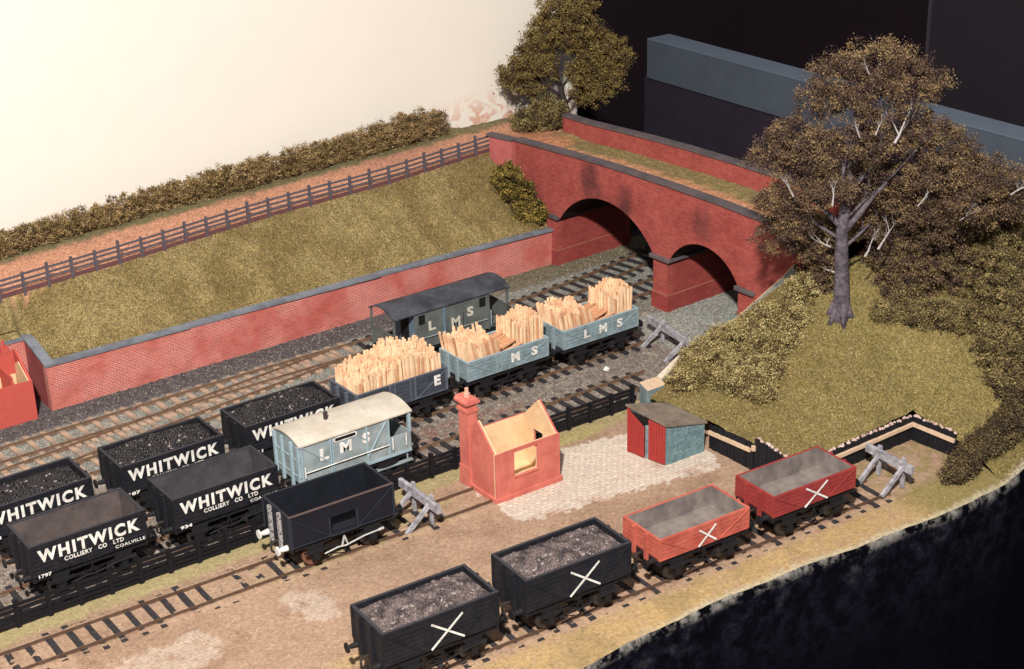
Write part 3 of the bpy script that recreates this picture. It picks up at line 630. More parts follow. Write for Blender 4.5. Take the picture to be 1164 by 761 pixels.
# ------------------------------------------------------------------ wagons
def underframe(t, L, W_, zb, wb=2.75, mtl=None, white=False, lever=True):
    mtl = mtl or m_under; h = L/2
    u = MB(); 
    for s in (-1,1): u.box((-h+.02, s*(W_/2-.16)-.06, zb-.02),(h-.02, s*(W_/2-.16)+.06, zb+.28))
    u.box((-h,-W_/2+.04,zb-.03),(-h+.14,W_/2-.04,zb+.29)); u.box((h-.14,-W_/2+.04,zb-.03),(h,W_/2-.04,zb+.29))
    u.box((-h+.2,-.5,zb+.05),(h-.2,-.4,zb+.25)); u.box((-h+.2,.4,zb+.05),(h-.2,.5,zb+.25))
    u.build('underframe', mtl, t)
    for sx in (-1,1):
        for sy in (-1,1):
            w = MB(); y = sy*.8
            w.cyl((sx*wb/2,y-.07,.68),(sx*wb/2,y+.07,.68),.49,18); w.cyl((sx*wb/2,y+sy*.07,.68),(sx*wb/2,y+sy*.12,.68),.2,12)
            if sy==-1: w.cyl((sx*wb/2,-.75,.68),(sx*wb/2,.75,.68),.09,8)
            w.build('wheel', m_rustpart if (white and sx==-1 and sy==-1) else m_wheel, t)
            g = MB(); yy = sy*(W_/2-.1)
            g.prism([(sx*wb/2-.42,zb),(sx*wb/2+.42,zb),(sx*wb/2+.16,.5),(sx*wb/2-.16,.5)], yy-.03, yy+.03)
            g.box((sx*wb/2-.15,yy-.04,.56),(sx*wb/2+.15,yy+sy*.14,.92))
            for k in range(3): g.box((sx*wb/2-.55+.13*k,yy+sy*.03,1.0-.05*k),(sx*wb/2+.55-.13*k,yy+sy*.15,1.05-.05*k))
            g.build('axle_guard', mtl, t)
    for sx in (-1,1):
        for sy in (-1,1):
            b = MB(); y = sy*.86
            b.cyl((sx*h,y,zb+.13),(sx*(h+.3),y,zb+.13),.13,10,.1); b.cyl((sx*(h+.3),y,zb+.13),(sx*(h+.42),y,zb+.13),.07,8); b.cyl((sx*(h+.42),y,zb+.13),(sx*(h+.48),y,zb+.13),.21,14)
            b.build('buffer', m_white if (white and sx==-1) else mtl, t, smooth=False)
        c = MB(); c.cyl((sx*h,0,zb+.1),(sx*(h+.25),0,zb+.1),.06,8); c.tube([(sx*(h+.22),0,zb+.12),(sx*(h+.34),0,zb-.05),(sx*(h+.32),0,zb-.3),(sx*(h+.2),0,zb-.42)],.05,6); c.build('coupling', m_wheel, t)
    if lever:
        y=-(W_/2+.0); v=MB(); v.bar((.0,y+.03,zb),(-.14,y+.03,.78),.06); v.bar((.0,y+.03,zb),(.14,y+.03,.78),.06)
        v.tube([(-1.0,y-.02,.74),(-.35,y-.06,.86),(.0,y-.07,.82),(.9,y-.08,.98),(1.75,y-.08,1.02)],.035,6)
        v.cyl((1.6,y-.08,1.01),(1.85,y-.08,1.03),.06,8)
        v.build('brake_lever', MATS['pale_iron'] if white else mtl, t)
        s=MB(); s.box((-wb/2+.5,-.86,.55),(-wb/2+.62,-.72,.98)); s.box((wb/2-.62,-.86,.55),(wb/2-.5,-.72,.98)); s.bar((-wb/2+.56,-.8,.7),(wb/2-.56,-.8,.82),.07)
        s.bar((-wb/2+.56,-.8,.8),(0,y+.03,.8),.05,.05)
        s.build('brake_gear', mtl, t)
FONT={}
def lettering(t, txt, x0, x1, z0, z1, y, mtl=None, name='lettering', bold=.035, gap=1.0):
    """raised paint letters on the near side; one mesh"""
    cu=bpy.data.curves.new('t','FONT'); cu.body=txt; cu.size=1; cu.offset=bold; cu.extrude=.004; cu.space_character=gap; cu.resolution_u=3
    o=bpy.data.objects.new('t',cu); COL.objects.link(o)
    me=bpy.data.meshes.new_from_object(o.evaluated_get(bpy.context.evaluated_depsgraph_get())); 
    bpy.data.objects.remove(o); bpy.data.curves.remove(cu)
    co=np.zeros(len(me.vertices)*3); me.vertices.foreach_get('co',co); co=co.reshape(-1,3)
    mn=co.min(0); mx=co.max(0); out=np.zeros_like(co)
    out[:,0]=x0+(co[:,0]-mn[0])/(mx[0]-mn[0])*(x1-x0); out[:,2]=z0+(co[:,1]-mn[1])/(mx[1]-mn[1])*(z1-z0); out[:,1]=y-(co[:,2]-mn[2])
    me.vertices.foreach_set('co',out.ravel()); me.materials.clear(); me.materials.append(mtl or m_white); me.update()
    return link_mesh(name, me, t)
PINS=[]
def coal(x,y,rz,L,W_,z,label,m_,group,heap=.22,seed=1):
    r=np.random.default_rng(seed); n=4200
    ico=[(0,0,1),(.89,0,.45),(.28,.85,.45),(-.72,.53,.45),(-.72,-.53,.45),(.28,-.85,.45),(.72,.53,-.45),(-.28,.85,-.45),(-.89,0,-.45),(-.28,-.85,-.45),(.72,-.53,-.45),(0,0,-1)]
    icf=[(0,1,2),(0,2,3),(0,3,4),(0,4,5),(0,5,1),(1,6,2),(2,7,3),(3,8,4),(4,9,5),(5,10,1),(6,7,2),(7,8,3),(8,9,4),(9,10,5),(10,6,1),(11,7,6),(11,8,7),(11,9,8),(11,10,9),(11,6,10)]
    ico=np.array(ico); icf=np.array(icf)
    px=r.uniform(-L/2+.1,L/2-.1,n); py=r.uniform(-W_/2+.1,W_/2-.1,n)
    hh=z-.15+heap*(1-(2*px/L)**4)*(1-(2*py/W_)**4)+heap*.7*(fbm(px+seed*9,py,1.0,seed)-.5)
    sz=r.uniform(.03,.075,n)*np.where(r.random(n)<.06,1.7,1)
    V=ico[None]*sz[:,None,None]*r.uniform(.6,1.35,(n,12,1))*r.uniform(.7,1.2,(n,1,3))+np.stack([px,py,hh],-1)[:,None,:]
    F=(icf[None]+np.arange(n)[:,None,None]*12).reshape(-1,3)
    # bed under the lumps
    bxs=np.linspace(-L/2+.02,L/2-.02,30); bys=np.linspace(-W_/2+.02,W_/2-.02,16); BX_,BY_=np.meshgrid(bxs,bys,indexing='ij')
    BZ=z-.16+heap*(1-(2*BX_/L)**4)*(1-(2*BY_/W_)**4)+heap*.7*(fbm(BX_+seed*9,BY_,1.0,seed)-.5)
    g=grid_faces(30,16); tri=np.concatenate([g[:,[0,1,2]],g[:,[0,2,3]]])+n*12
    me=nmesh('coal_load',np.concatenate([V.reshape(-1,3),np.stack([BX_,BY_,BZ],-1).reshape(-1,3)]),np.concatenate([F,tri]),m_)
    o=link_mesh('coal_load',me,None,(x,y,0),(0,0,rz)); return tag(o,label,'coal',group,'stuff')
def wagon(name,label,cx,cy,rz,L=5.03,W_=2.47,zt=2.90,zb=1.24,planks=7,body=None,iron=None,lining=None,rim=None,white=False,door_w=1.45,hole=False,group=None,stan=None,floor_z=None,stan_w=.16):
    t=thing(name,label,'wagon',(cx,cy,0),rz,group); h=L/2; w=W_/2; iron=iron or body; z0=zb+.26; th=.1
    H=zt-z0; ph=H/planks
    b=MB(); gap=.012 if planks>1 else 0
    for k in range(planks):
        a=z0+k*ph+gap; c=z0+(k+1)*ph-gap if k<planks-1 else zt
        b.box((-h,w-th,a),(h,w,c)); b.box((-h,-w+th+.002,a),(-h+th,w-th-.002,c)); b.box((h-th,-w+th+.002,a),(h,w-th-.002,c))
        if hole:
            x0,x1,ha,hb=-.62,.62,1.52,2.33
            for (p,q,r_,s_) in ((-h,x0,z0,zt),(x1,h,z0,zt),(x0,x1,z0,ha),(x0,x1,hb,zt)): b.box((p,-w,r_),(q,-w+th,s_))
        else:
            b.box((-h,-w,a),(-door_w/2,-w+th,c)); b.box((door_w/2,-w,a),(h,-w+th,c))
    b.box((-h,-w,z0-.05),(h,w,z0))
    b.build('body',body,t,bevel=.012)
    if not hole:
        d=MB()
        for k in range(planks):
            a=z0+k*ph+gap; c=z0+(k+1)*ph-gap if k<planks-1 else zt
            d.box((-door_w/2+.01,-w-.008,a),(door_w/2-.01,-w+th-.01,c))
        d.build('side_door',body,t,bevel=.012)
    i=MB(); e=.012; 
    i.box((-h+th,w-th-e,z0),(h-th,w-th-.001,zt-.02)); i.box((-h+th+.001,-w+th+.001,z0),(-h+th+e,w-th-e,zt-.02)); i.box((h-th-e,-w+th+.001,z0),(h-th-.001,w-th-e,zt-.02))
    if not hole: i.box((-h+th+e,-w+th+.001,z0),(h-th-e,-w+th+e,zt-.02))
    i.box((-h+th,-w+th,z0),(h-th,w-th,z0+.06)); i.build('lining',lining or m_inner,t)
    if rim is not None:
        r=MB(); r.box((-h-.01,-w-.012,zt),(h+.01,-w+.10,zt+.025)); r.box((-h-.01,w-.11,zt),(h+.01,w+.01,zt+.025)); r.box((-h-.01,-w+.13,zt),(-h+.12,w-.11,zt+.025)); r.box((h-.12,-w+.13,zt),(h+.01,w-.11,zt+.025)); r.build('rim',rim,t)
    # ironwork
    s=MB(); y=-w-.012
    if not hole:
        for sx in (-1,1):
            s.box((sx*(door_w/2)-.045,y-.02,z0-.02),(sx*(door_w/2)+.045,y+.03,zt))
            s.bar((sx*(h-.05),y,zt-.06),(sx*(door_w/2+.08),y,z0+.03),.045,.055,up=(0,1,0))
            s.box((sx*(door_w/2-.28)-.03,y-.016,z0),(sx*(door_w/2-.28)+.03,y+.02,zt-.03))
            s.box((sx*h-sx*.0-.0,y-.004,z0),(sx*(h-.13),y+.02,zt))
            s.box((sx*(door_w/2-.28),y-.01,z0-.015),(sx*(h-.05),y+.02,z0+.04)); s.build('strapping',iron,t); s=MB()
    else:
        for sx in (-1,1):
            s.box((sx*(h-.01),y-.02,z0-.1),(sx*(h-.1),y+.03,zt))
            s.bar((sx*(h-.1),y,zt-.1),(sx*.75,y,z0+.05),.03,.04,up=(0,1,0))
        for (a,c,e1,f1) in ((-.70,-.62,1.5,2.36),(.62,.70,1.5,2.36)): s.box((a,y-.01,e1),(c,y+.03,f1))
        s.bar((-h+.02,y-.002,z0-.02),(h-.02,y-.002,z0-.02),.03,.05)
        s.bar((-.66,y-.03,1.48),(.66,y-.03,1.48),.09,.05)
    if s.v: s.build('strapping',iron,t)
    for sx in (-1,1):
        for sy in (-1,1):
            MB().box((sx*h,sy*.42-stan_w/2,zb-.05),(sx*(h+.13),sy*.42+stan_w/2,zt-.04)).build('end_stanchion',(stan or iron) if sx<0 else iron,t)
        for sy in (-1,1): MB().box((sx*(h-.001),sy*(w-.001),z0),(sx*(h+.02),sy*(w-.13),zt)).build('corner_plate',iron,t)
    underframe(t,L,W_,zb,white=white)
    return t
def place(x,rz_deg,y0,L):
    th=math.radians(rz_deg); return ((x+L/2)*math.cos(th), y0+(x+L/2)*math.sin(th), th)
def cross(t,xc,zc,y,sx=.62,sz=.44,d=1):
    m=MB(); m.bar((xc-sx/2*1.05,y,zc-sz*.52),(xc+sx/2*.95,y,zc+sz*.5),.02,.08,up=(0,0,1)); m.bar((xc-sx/2,y-.006,zc+sz*.46),(xc+sx/2,y-.006,zc-sz*.44),.02,.08)
    return m.build('painted_cross',m_white,t)
# front siding
c=place(25.61,-2.92,47.17,5.03)
w1=wagon('coal_wagon','black seven plank wagon with white cross and coal, nearest the camera',*c,body=m_black,iron=m_edge if False else m_black,lining=m_black,rim=m_edge,group='wagons with white crosses')
cross(w1,.22,2.08,-1.29,1.4,1.12); coal(*c,4.8,2.25,2.82,'dusty brown coal filling the nearest cross-marked black wagon',m_coal_b,'coal loads with brown dust',.16,3)
c=place(31.89,-2.92,47.17,5.03)
w2=wagon('coal_wagon','black seven plank wagon with white cross and coal, coupled ahead of the lighter red wagon',*c,body=m_black,iron=m_black,lining=m_black,rim=m_edge,group='wagons with white crosses')
cross(w2,.25,2.08,-1.29,1.4,1.12); coal(*c,4.8,2.25,2.82,'dusty brown coal in the black wagon next to the lighter red wagon',m_coal_b,'coal loads with brown dust',.2,4)
c=place(38.36,-2.92,47.17,4.72)
w3=wagon('open_wagon','empty bright red wagon with small white cross and grey inside',*c,L=4.72,zt=2.48,planks=5,body=m_red,iron=m_red,lining=m_inner_grey,group='wagons with white crosses')
cross(w3,.1,1.93,-1.29,.9,.78)
c=place(44.41,-2.92,47.17,4.72)
w4=wagon('open_wagon','empty dark crimson wagon with white cross, last before the buffer stop',*c,L=4.72,zt=2.48,planks=5,body=m_red2,iron=m_red2,lining=m_inner_grey,group='wagons with white crosses')
cross(w4,.05,1.93,-1.29,1.25,.92)
# colliery wagons
def whit(t,num,y=-1.285):
    lettering(t,'WHITWICK',-2.22,2.2,2.10,2.68,y,bold=.042,gap=1.25)
    lettering(t,'COLLIERY   CO   LTD',-1.15,1.45,1.84,2.04,y,bold=.03,gap=1.12)
    lettering(t,'COALVILLE',1.05,2.38,1.60,1.74,y,bold=.02,gap=1.15)
    lettering(t,num,-2.3,-1.75,1.42,1.58,y,bold=.03,name='number')
KW=dict(body=m_black,iron=m_black,rim=m_edge,group='black colliery wagons')
c=place(17.57,0,59.98,5.03); t=wagon('coal_wagon','empty black WHITWICK wagon with brown inside, bottom left beside the black fence',*c,lining=m_inner,**KW); whit(t,'1797')
c=place(23.86,0,59.98,5.03); t=wagon('coal_wagon','empty black WHITWICK wagon coupled to the cream roofed brake van',*c,lining=mat('wagon_lining_dark',(76,72,76),K,var=.25,scale=2,c2=(58,56,62)),**KW); whit(t,'934')
c=place(16.96,.45,63.95,5.03); t=wagon('coal_wagon','coal filled WHITWICK wagon at the left edge, behind the brown lined empty one',*c,lining=m_black,**KW); whit(t,'163'); coal(*c,4.8,2.25,2.8,'black coal in the wagon cut by the left edge',m_coal_a,'sparkling black coal loads',.1,5)
c=place(23.35,.45,63.95,5.03); t=wagon('coal_wagon','coal filled WHITWICK wagon in the middle of the rear colliery row',*c,lining=m_black,**KW); whit(t,'187'); coal(*c,4.8,2.25,2.84,'black coal with bright specks in the middle WHITWICK wagon of the rear row',m_coal_a,'sparkling black coal loads',.22,6)
c=place(29.52,.45,63.95,5.03); t=wagon('coal_wagon','coal filled WHITWICK wagon partly hidden by the cream roofed brake van',*c,lining=m_black,**KW); whit(t,'711'); coal(*c,4.8,2.25,2.86,'black coal in the WHITWICK wagon next to the dark timber wagon',m_coal_a,'sparkling black coal loads',.26,7)
# navy steel wagon
c=place(27.0,-1.43,56.14,5.03); t=wagon('steel_wagon','empty navy steel wagon with open square side door and white brake lever',*c,zt=2.9,planks=1,body=m_navy,iron=mat('navy_iron',(40,45,58),K,var=.2,scale=5),lining=m_inner_navy,rim=m_navy,white=True,hole=True,stan=m_grey_iron)
MB().box((-2.52,-1.26,2.926),(2.52,-1.12,2.945)).build('worn_rim',m_rim_rust,t)
# timber wagons
c=place(35.45,.45,63.95,5.3); tE=wagon('timber_wagon','dark slate wagon lettered E, filled with upright pale timber props',*c,L=5.3,zt=2.66,planks=6,body=m_slate,iron=m_slate_d,lining=m_slate,rim=m_slate_d,group='wagons loaded with pit props')
lettering(tE,'E',1.82,2.2,1.9,2.45,-1.285,bold=.05); cE=c
c=place(41.95,.45,63.95,5.15); tM=wagon('timber_wagon','blue-grey wagon lettered M S with two heaps of timber props, coupled to the slate wagon',*c,L=5.15,zt=2.50,planks=5,body=m_blue,iron=m_blue_d,lining=m_blue,rim=m_vanblue_l,group='wagons loaded with pit props')
lettering(tM,'M',.14,.66,1.78,2.3,-1.285,bold=.05); lettering(tM,'S',1.42,1.82,1.8,2.3,-1.285,bold=.05); cM=c
c=place(48.1,.45,63.95,5.1); tL=wagon('timber_wagon','blue-grey wagon lettered L M S with two heaps of timber props, beside the buffer stop',*c,L=5.1,zt=2.50,planks=5,body=m_blue,iron=m_blue_d,lining=m_blue,rim=m_vanblue_l,group='wagons loaded with pit props')
lettering(tL,'L',-1.22,-.84,1.78,2.28,-1.285,bold=.05); lettering(tL,'M',-.2,.32,1.78,2.3,-1.285,bold=.05); lettering(tL,'S',1.0,1.4,1.8,2.3,-1.285,bold=.05); cL=c

# ------------------------------------------------------------------ timber props
sticks=[]
for k in range(5):
    m=MB(); n=6; r=.076; rr=random.Random(k)
    m.tube([(0,0,0),(rr.uniform(-.01,.01),rr.uniform(-.01,.01),1)],[r,r*rr.uniform(.85,1)],n)
    sticks.append([m.mesh('pit_prop', mm) for mm in (m_timber,m_timber2)])
allst=[]   # (world base, euler, length, score, mesh idx, tone, label, group)
def heap(c,x0,x1,nx,ny,lo,topf,leanx,label,group,seed,tone=.2):
    rr=random.Random(seed); th=c[2]
    for i in range(nx):
        for j in range(ny):
            x=x0+(x1-x0)*(i+.5)/nx+rr.uniform(-.045,.045); y=-1.02+2.04*(j+.5)/ny+rr.uniform(-.045,.045)
            top=topf(x,y)+rr.uniform(-.1,.1); ln=top-lo
            X=c[0]+x*math.cos(th)-y*math.sin(th); Y=c[1]+x*math.sin(th)+y*math.cos(th)
            front=(j<3) or (i<1)
            allst.append(dict(p=(X,Y,lo),e=(rr.uniform(-.05,.05)+(-.05 if j<2 else 0),leanx+rr.uniform(-.05,.05),rr.uniform(0,6)*0),l=ln,s=(0 if front else 1)+j*.05+ (0 if front else .3)-.02*i*0,k=rr.randrange(5),t=int(rr.random()<tone),lab=label,g=group))
heap(cE,-2.5,2.5,34,15,1.6,lambda x,y:3.05+.45*(y+1.0)/2+.55*math.exp(-((x-.6)/1.5)**2)+.1*math.sin(x*3),.0,'pale upright timber prop standing in the dark slate wagon lettered E','props in the slate wagon',1,.12)
for (c,g) in ((cM,'M S'),(cL,'L M S')):
    heap(c,-2.35,-.1,15,14,1.6,lambda x,y:3.15+.2*math.sin(x*5+y*2)+.12*(y+1)-.1*(x+1.2),-.16,f'tan timber prop in the left heap of the wagon lettered {g}',f'left heap of props in the {g} wagon',2+len(g),.5)
    heap(c,.85,2.4,11,14,1.6,lambda x,y:3.5+.18*math.sin(x*4)+.22*(1-abs(y)),.03,f'pale timber prop in the taller right heap of the wagon lettered {g}',f'right heap of props in the {g} wagon',9+len(g),.15)
    rr=random.Random(5)
    for j in range(14):
        x=.0; th=c[2]; y=-1.02+2.04*(j+.5)/14; X=c[0]+x*math.cos(th)-y*math.sin(th); Y=c[1]+x*math.sin(th)+y*math.cos(th)
        allst.append(dict(p=(X,Y,2.35+rr.uniform(-.06,.06)),e=(rr.uniform(-.06,.06),1.32+rr.uniform(-.1,.1),0),l=1.05,s=.1,k=rr.randrange(5),t=1,lab=f'tan timber prop lying flat between the two heaps of the wagon lettered {g}',g=f'flat props in the {g} wagon'))
allst.sort(key=lambda d:d['s'])
from mathutils import Euler
for d in allst[:300]:
    o=link_mesh('pit_prop',sticks[d['k']][d['t']],None,d['p'],d['e'],(1,1,d['l'])); tag(o,d['lab'],'timber prop',d['g'])
rest=MB()
for d in allst[300:]:
    me=sticks[d['k']][0]; M=Matrix.Translation(d['p'])@Euler(d['e']).to_matrix().to_4x4()@Matrix.Diagonal((1,1,d['l'],1))
    rest.add([v.co for v in me.vertices],[tuple(p.vertices) for p in me.polygons],M)
o=rest.build('timber_props',m_timber); tag(o,'remaining packed timber props in the rear of the three timber wagons','timber','pit props',kind='stuff')

# ------------------------------------------------------------------ brake vans
def roof_mesh(L,W_,z,rise,th=.07,over=.1,n=14):
    m=MB(); ys=np.linspace(-W_/2-over,W_/2+over,n); prof=[(y,z+rise*(1-(y/(W_/2+over))**2)) for y in ys]
    poly=prof+[(y,zz-th) for y,zz in reversed(prof)]
    nn=len(poly); vs=[(-L/2,a,b) for a,b in poly]+[(L/2,a,b) for a,b in poly]
    fs=[(i,(i+1)%nn,(i+1)%nn+nn,i+nn) for i in range(nn)]
    for i in range(n-1): fs.append((i,i+1,nn-2-i,nn-1-i)); fs.append(tuple(k+nn for k in (i,i+1,nn-2-i,nn-1-i)))
    m.add(vs,fs); return m
# cream roofed van
vx0,vx1,vy=30.05,36.0,60.08; Lv=vx1-vx0
t=thing('brake_van','light blue-grey brake van lettered LMS with a cream curved roof','brake van',((vx0+vx1)/2,vy,0))
r=roof_mesh(Lv,2.4,3.38,.26,over=.06); r.build('roof',m_roof_c,t)
h=Lv/2-.08; w=1.18; zb=1.2; xv=h-1.15
b=MB(); b.box((-h,-w,zb+.12),(xv,w,3.36)); 
b.prism([(-1.15,3.3),(1.15,3.3),(.7,3.50),(0,3.59),(-.7,3.50)],-h+.02,xv-.02,'x'); b.build('body',m_vanblue,t)
b=MB(); y=-w-.02
for x in (-h+.05,-h+1.55,-h+1.62,-.02+.55,xv-.05): b.box((x-.045,y-.02,zb+.15),(x+.045,y+.03,3.36))
b.bar((-h+.1,y,3.3),(-h+1.5,y,2.1),.05,.07,up=(0,1,0)); b.bar((xv-.1,y,3.3),(.55,y,1.75),.05,.09,up=(0,1,0)); b.bar((-h+1.6,y-.002,2.1),(-h+1.8,y-.002,1.9),.05,.07,up=(0,1,0))
b.box((-h,y-.01,zb+.1),(h,y+.03,zb+.24)); b.build('batten',m_vanblue_l,t)
b=MB()
for yy in (-1.08,-.42,.42,1.08): b.box((-h-.12,yy-.07,zb-.05),(-h-.001,yy+.07,3.3))
for z in (1.7,2.5): b.box((-h-.04,-1.15,z),(-h-.002,1.15,z+.06))
b.build('end_pillar',m_vanblue_l,t)
b=MB(); b.box((xv,-w,zb+.12),(h,w,zb+.2)); b.box((xv+.03,-w,zb+.2),(h,-w+.06,2.3)); b.box((xv+.03,w-.06,zb+.2),(h,w,2.3)); b.box((h-.06,-w+.06,zb+.2),(h,w-.06,2.3)); b.build('verandah',m_vanblue,t)
for (x,yy) in ((h-.05,-w+.05),(h-.05,w-.05),(h-.05,0)): MB().box((x-.07,yy-.07,2.3),(x+.07,yy+.07,3.38)).build('verandah_post',m_vanblue_l,t)
b=MB(); b.box((xv+.001,-w+.1,1.6),(xv+.02,w-.1,3.3)); b.build('inner_end',mat('van_inner_dark',(52,66,78),K,var=.2),t)
b=MB(); b.tube([(-h+.15,y-.09,2.0),(xv-.1,y-.09,2.02)],.026,6); b.tube([(-h+.15,y-.09,1.75),(-h+.15,y-.09,2.3)],.03,6); b.tube([(xv+.1,y-.09,1.7),(xv+.1,y-.09,2.3)],.03,6); b.tube([(xv+.85,y-.05,1.7),(xv+.85,y-.05,2.3)],.03,6); b.build('handrail',m_white,t)
sx=(32.45-(vx0+vx1)/2)
def stadium(cx,cz,hw,hh,n=7): return [(cx+hw-hh+hh*math.cos(a),cz+hh*math.sin(a)) for a in np.linspace(-math.pi/2,math.pi/2,n)]+[(cx-hw+hh+hh*math.cos(a),cz+hh*math.sin(a)) for a in np.linspace(math.pi/2,3*math.pi/2,n)]
b=MB(); b.prism(stadium(sx,3.12,.62,.13),y-.01,y+.02); b.build('lookout_frame',m_white,t)
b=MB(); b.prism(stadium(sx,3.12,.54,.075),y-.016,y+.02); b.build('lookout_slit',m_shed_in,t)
y2=y-.005
lettering(t,'L',31.1-(vx0+vx1)/2,31.55-(vx0+vx1)/2,2.32,2.92,y2,bold=.05); lettering(t,'M',32.14-(vx0+vx1)/2,32.76-(vx0+vx1)/2,2.36,2.92,y2,bold=.05); lettering(t,'S',33.32-(vx0+vx1)/2,33.74-(vx0+vx1)/2,2.46,3.0,y2,bold=.05)
b=MB(); b.cyl((-.85,0,3.6),(-.85,0,3.95),.1,10); b.cyl((-.85,0,3.95),(-.85,0,4.02),.13,10,.06); b.build('stove_pipe',m_bark_dk,t)
underframe(t,Lv-.16,2.4,zb-.1,wb=3.1,mtl=m_under,lever=False)
b=MB(); b.box((-h,-w-.12,.85),(h,-w+.1,.9)); b.box((-h+.2,-w+.02,.9),(-h+.26,-w+.06,1.2)); b.box((h-.26,-w+.02,.9),(h-.2,-w+.06,1.2)); b.build('footboard',m_vanblue,t)
# dark van
vx0,vx1,vy=41.0,48.5,69.6; Lv=vx1-vx0; xm=(vx0+vx1)/2
t=thing('brake_van','dark grey brake van lettered LMS with dark roof and open verandahs at both ends','brake van',(xm,vy,0))
roof_mesh(Lv,2.36,3.36,.36,over=.06).build('roof',m_van_rf,t)
h=Lv/2-.1; w=1.16; zb=1.15; xv=h-1.35
b=MB(); b.box((-xv,-w,zb+.1),(xv,w,3.35)); b.prism([(-1.12,3.3),(1.12,3.3),(.7,3.58),(0,3.68),(-.7,3.58)],-xv,xv,'x'); b.build('body',m_van_dk,t)
for s in (-1,1):
    b=MB(); b.box((s*(h-.07),-w,zb+.1),(s*h,w,2.35)); b.box((s*xv,-w+.03,zb+.1),(s*(h-.08),w-.03,zb+.16)); b.build('end_panel',m_van_dk,t)
    for yy in (-w+.05,w-.05): MB().box((s*h-.05-.0,yy-.05,1.2),(s*h+.05,yy+.05,3.38)).build('verandah_post',m_van_dk,t)
    MB().box((s*(xv+.0),-w-.02,1.2),(s*(xv+.1),-w+.06,3.36)).build('verandah_post',m_van_dk,t)
    b=MB(); b.box((s*(xv+.001),-w+.1,zb+.2),(s*(xv+.03),w-.1,3.3)); b.build('inner_end',m_van_bl,t)
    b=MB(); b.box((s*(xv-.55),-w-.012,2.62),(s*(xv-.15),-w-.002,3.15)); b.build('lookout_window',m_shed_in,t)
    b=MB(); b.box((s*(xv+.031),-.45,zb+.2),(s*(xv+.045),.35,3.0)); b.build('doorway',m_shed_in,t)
b=MB(); b.box((-.45,-w-.32,1.75),(.45,-w,2.95)); b.build('ducket',m_van_dk,t)
b=MB(); b.box((-.62,-w-.02,1.7),(-.46,-w+.02,3.3)); b.build('ducket_edge',m_van_bl,t)
b=MB(); y=-w-.03; b.tube([(-xv+.1,y-.05,1.85),(-.5,y-.05,1.85)],.03,6); b.tube([(.5,y-.05,1.85),(xv-.1,y-.05,1.85)],.03,6)
for s in (-1,1): b.tube([(s*(xv+.18),y,1.4),(s*(xv+.18),y,2.3)],.035,6)
b.build('handrail',mat('pale_rail',(150,160,160),K),t)
m_let=mat('cream_lettering',(206,200,180),K,var=.08)
lettering(t,'L',43.2-xm,43.66-xm,2.15,2.7,-w-.01,m_let,bold=.04); lettering(t,'M',-.3,.26,2.1,2.66,-w-.33,m_let,bold=.04); lettering(t,'S',45.68-xm,46.1-xm,2.3,2.84,-w-.01,m_let,bold=.04)
underframe(t,Lv-.2,2.36,zb-.1,wb=4.2,lever=False)
b=MB(); b.box((-h,-w-.12,.8),(h,-w+.1,.85)); b.box((-h+.2,-w+.02,.85),(-h+.26,-w+.06,1.2)); b.box((h-.26,-w+.02,.85),(h-.2,-w+.06,1.2)); b.build('footboard',m_under,t)

# ------------------------------------------------------------------ buffer stops
def buffer_stop(label,x,y,rz,beam=2.9,bz=1.25,tilt=0,sh=.95,wd=1.5):
    t=thing('buffer_stop',label,'buffer stop',(x,y,0),rz,'grey wooden buffer stops')
    b=MB(); b.bar((0,-beam/2,bz+tilt),(0,beam/2,bz-tilt),.2,.4); b.build('beam',m_wood_grey,t,bevel=.015)
    for s in (-1,1):
        b=MB(); yy=s*wd/2; b.box((.08,yy-.1,0),(.22,yy+.1,bz+.32)); b.build('upright',m_wood_grey,t,bevel=.012)
        b=MB(); b.bar((.12,yy-.13,bz+.1),(-1.25,yy-.13,.02),.14,.2); b.build('strut',m_wood_grey,t)
        b=MB(); b.bar((.18,yy+.13,bz+.1),(.85,yy+.13,.02),.12,.16); b.build('strut',m_wood_grey,t)
    return t
buffer_stop('weathered grey buffer stop beside the red roofless hut',33.95,55.25,math.radians(-1.4),beam=3.3,bz=1.15)
buffer_stop('weathered grey buffer stop between the crimson wagon and the tarred timber wall',52.55,44.65,math.radians(-3),beam=2.9,bz=1.2)
buffer_stop('grey buffer stop leaning beside the big bush and the bridge pier',54.7,62.1,math.radians(-8),beam=5.0,bz=1.0,tilt=.05,wd=2.3)

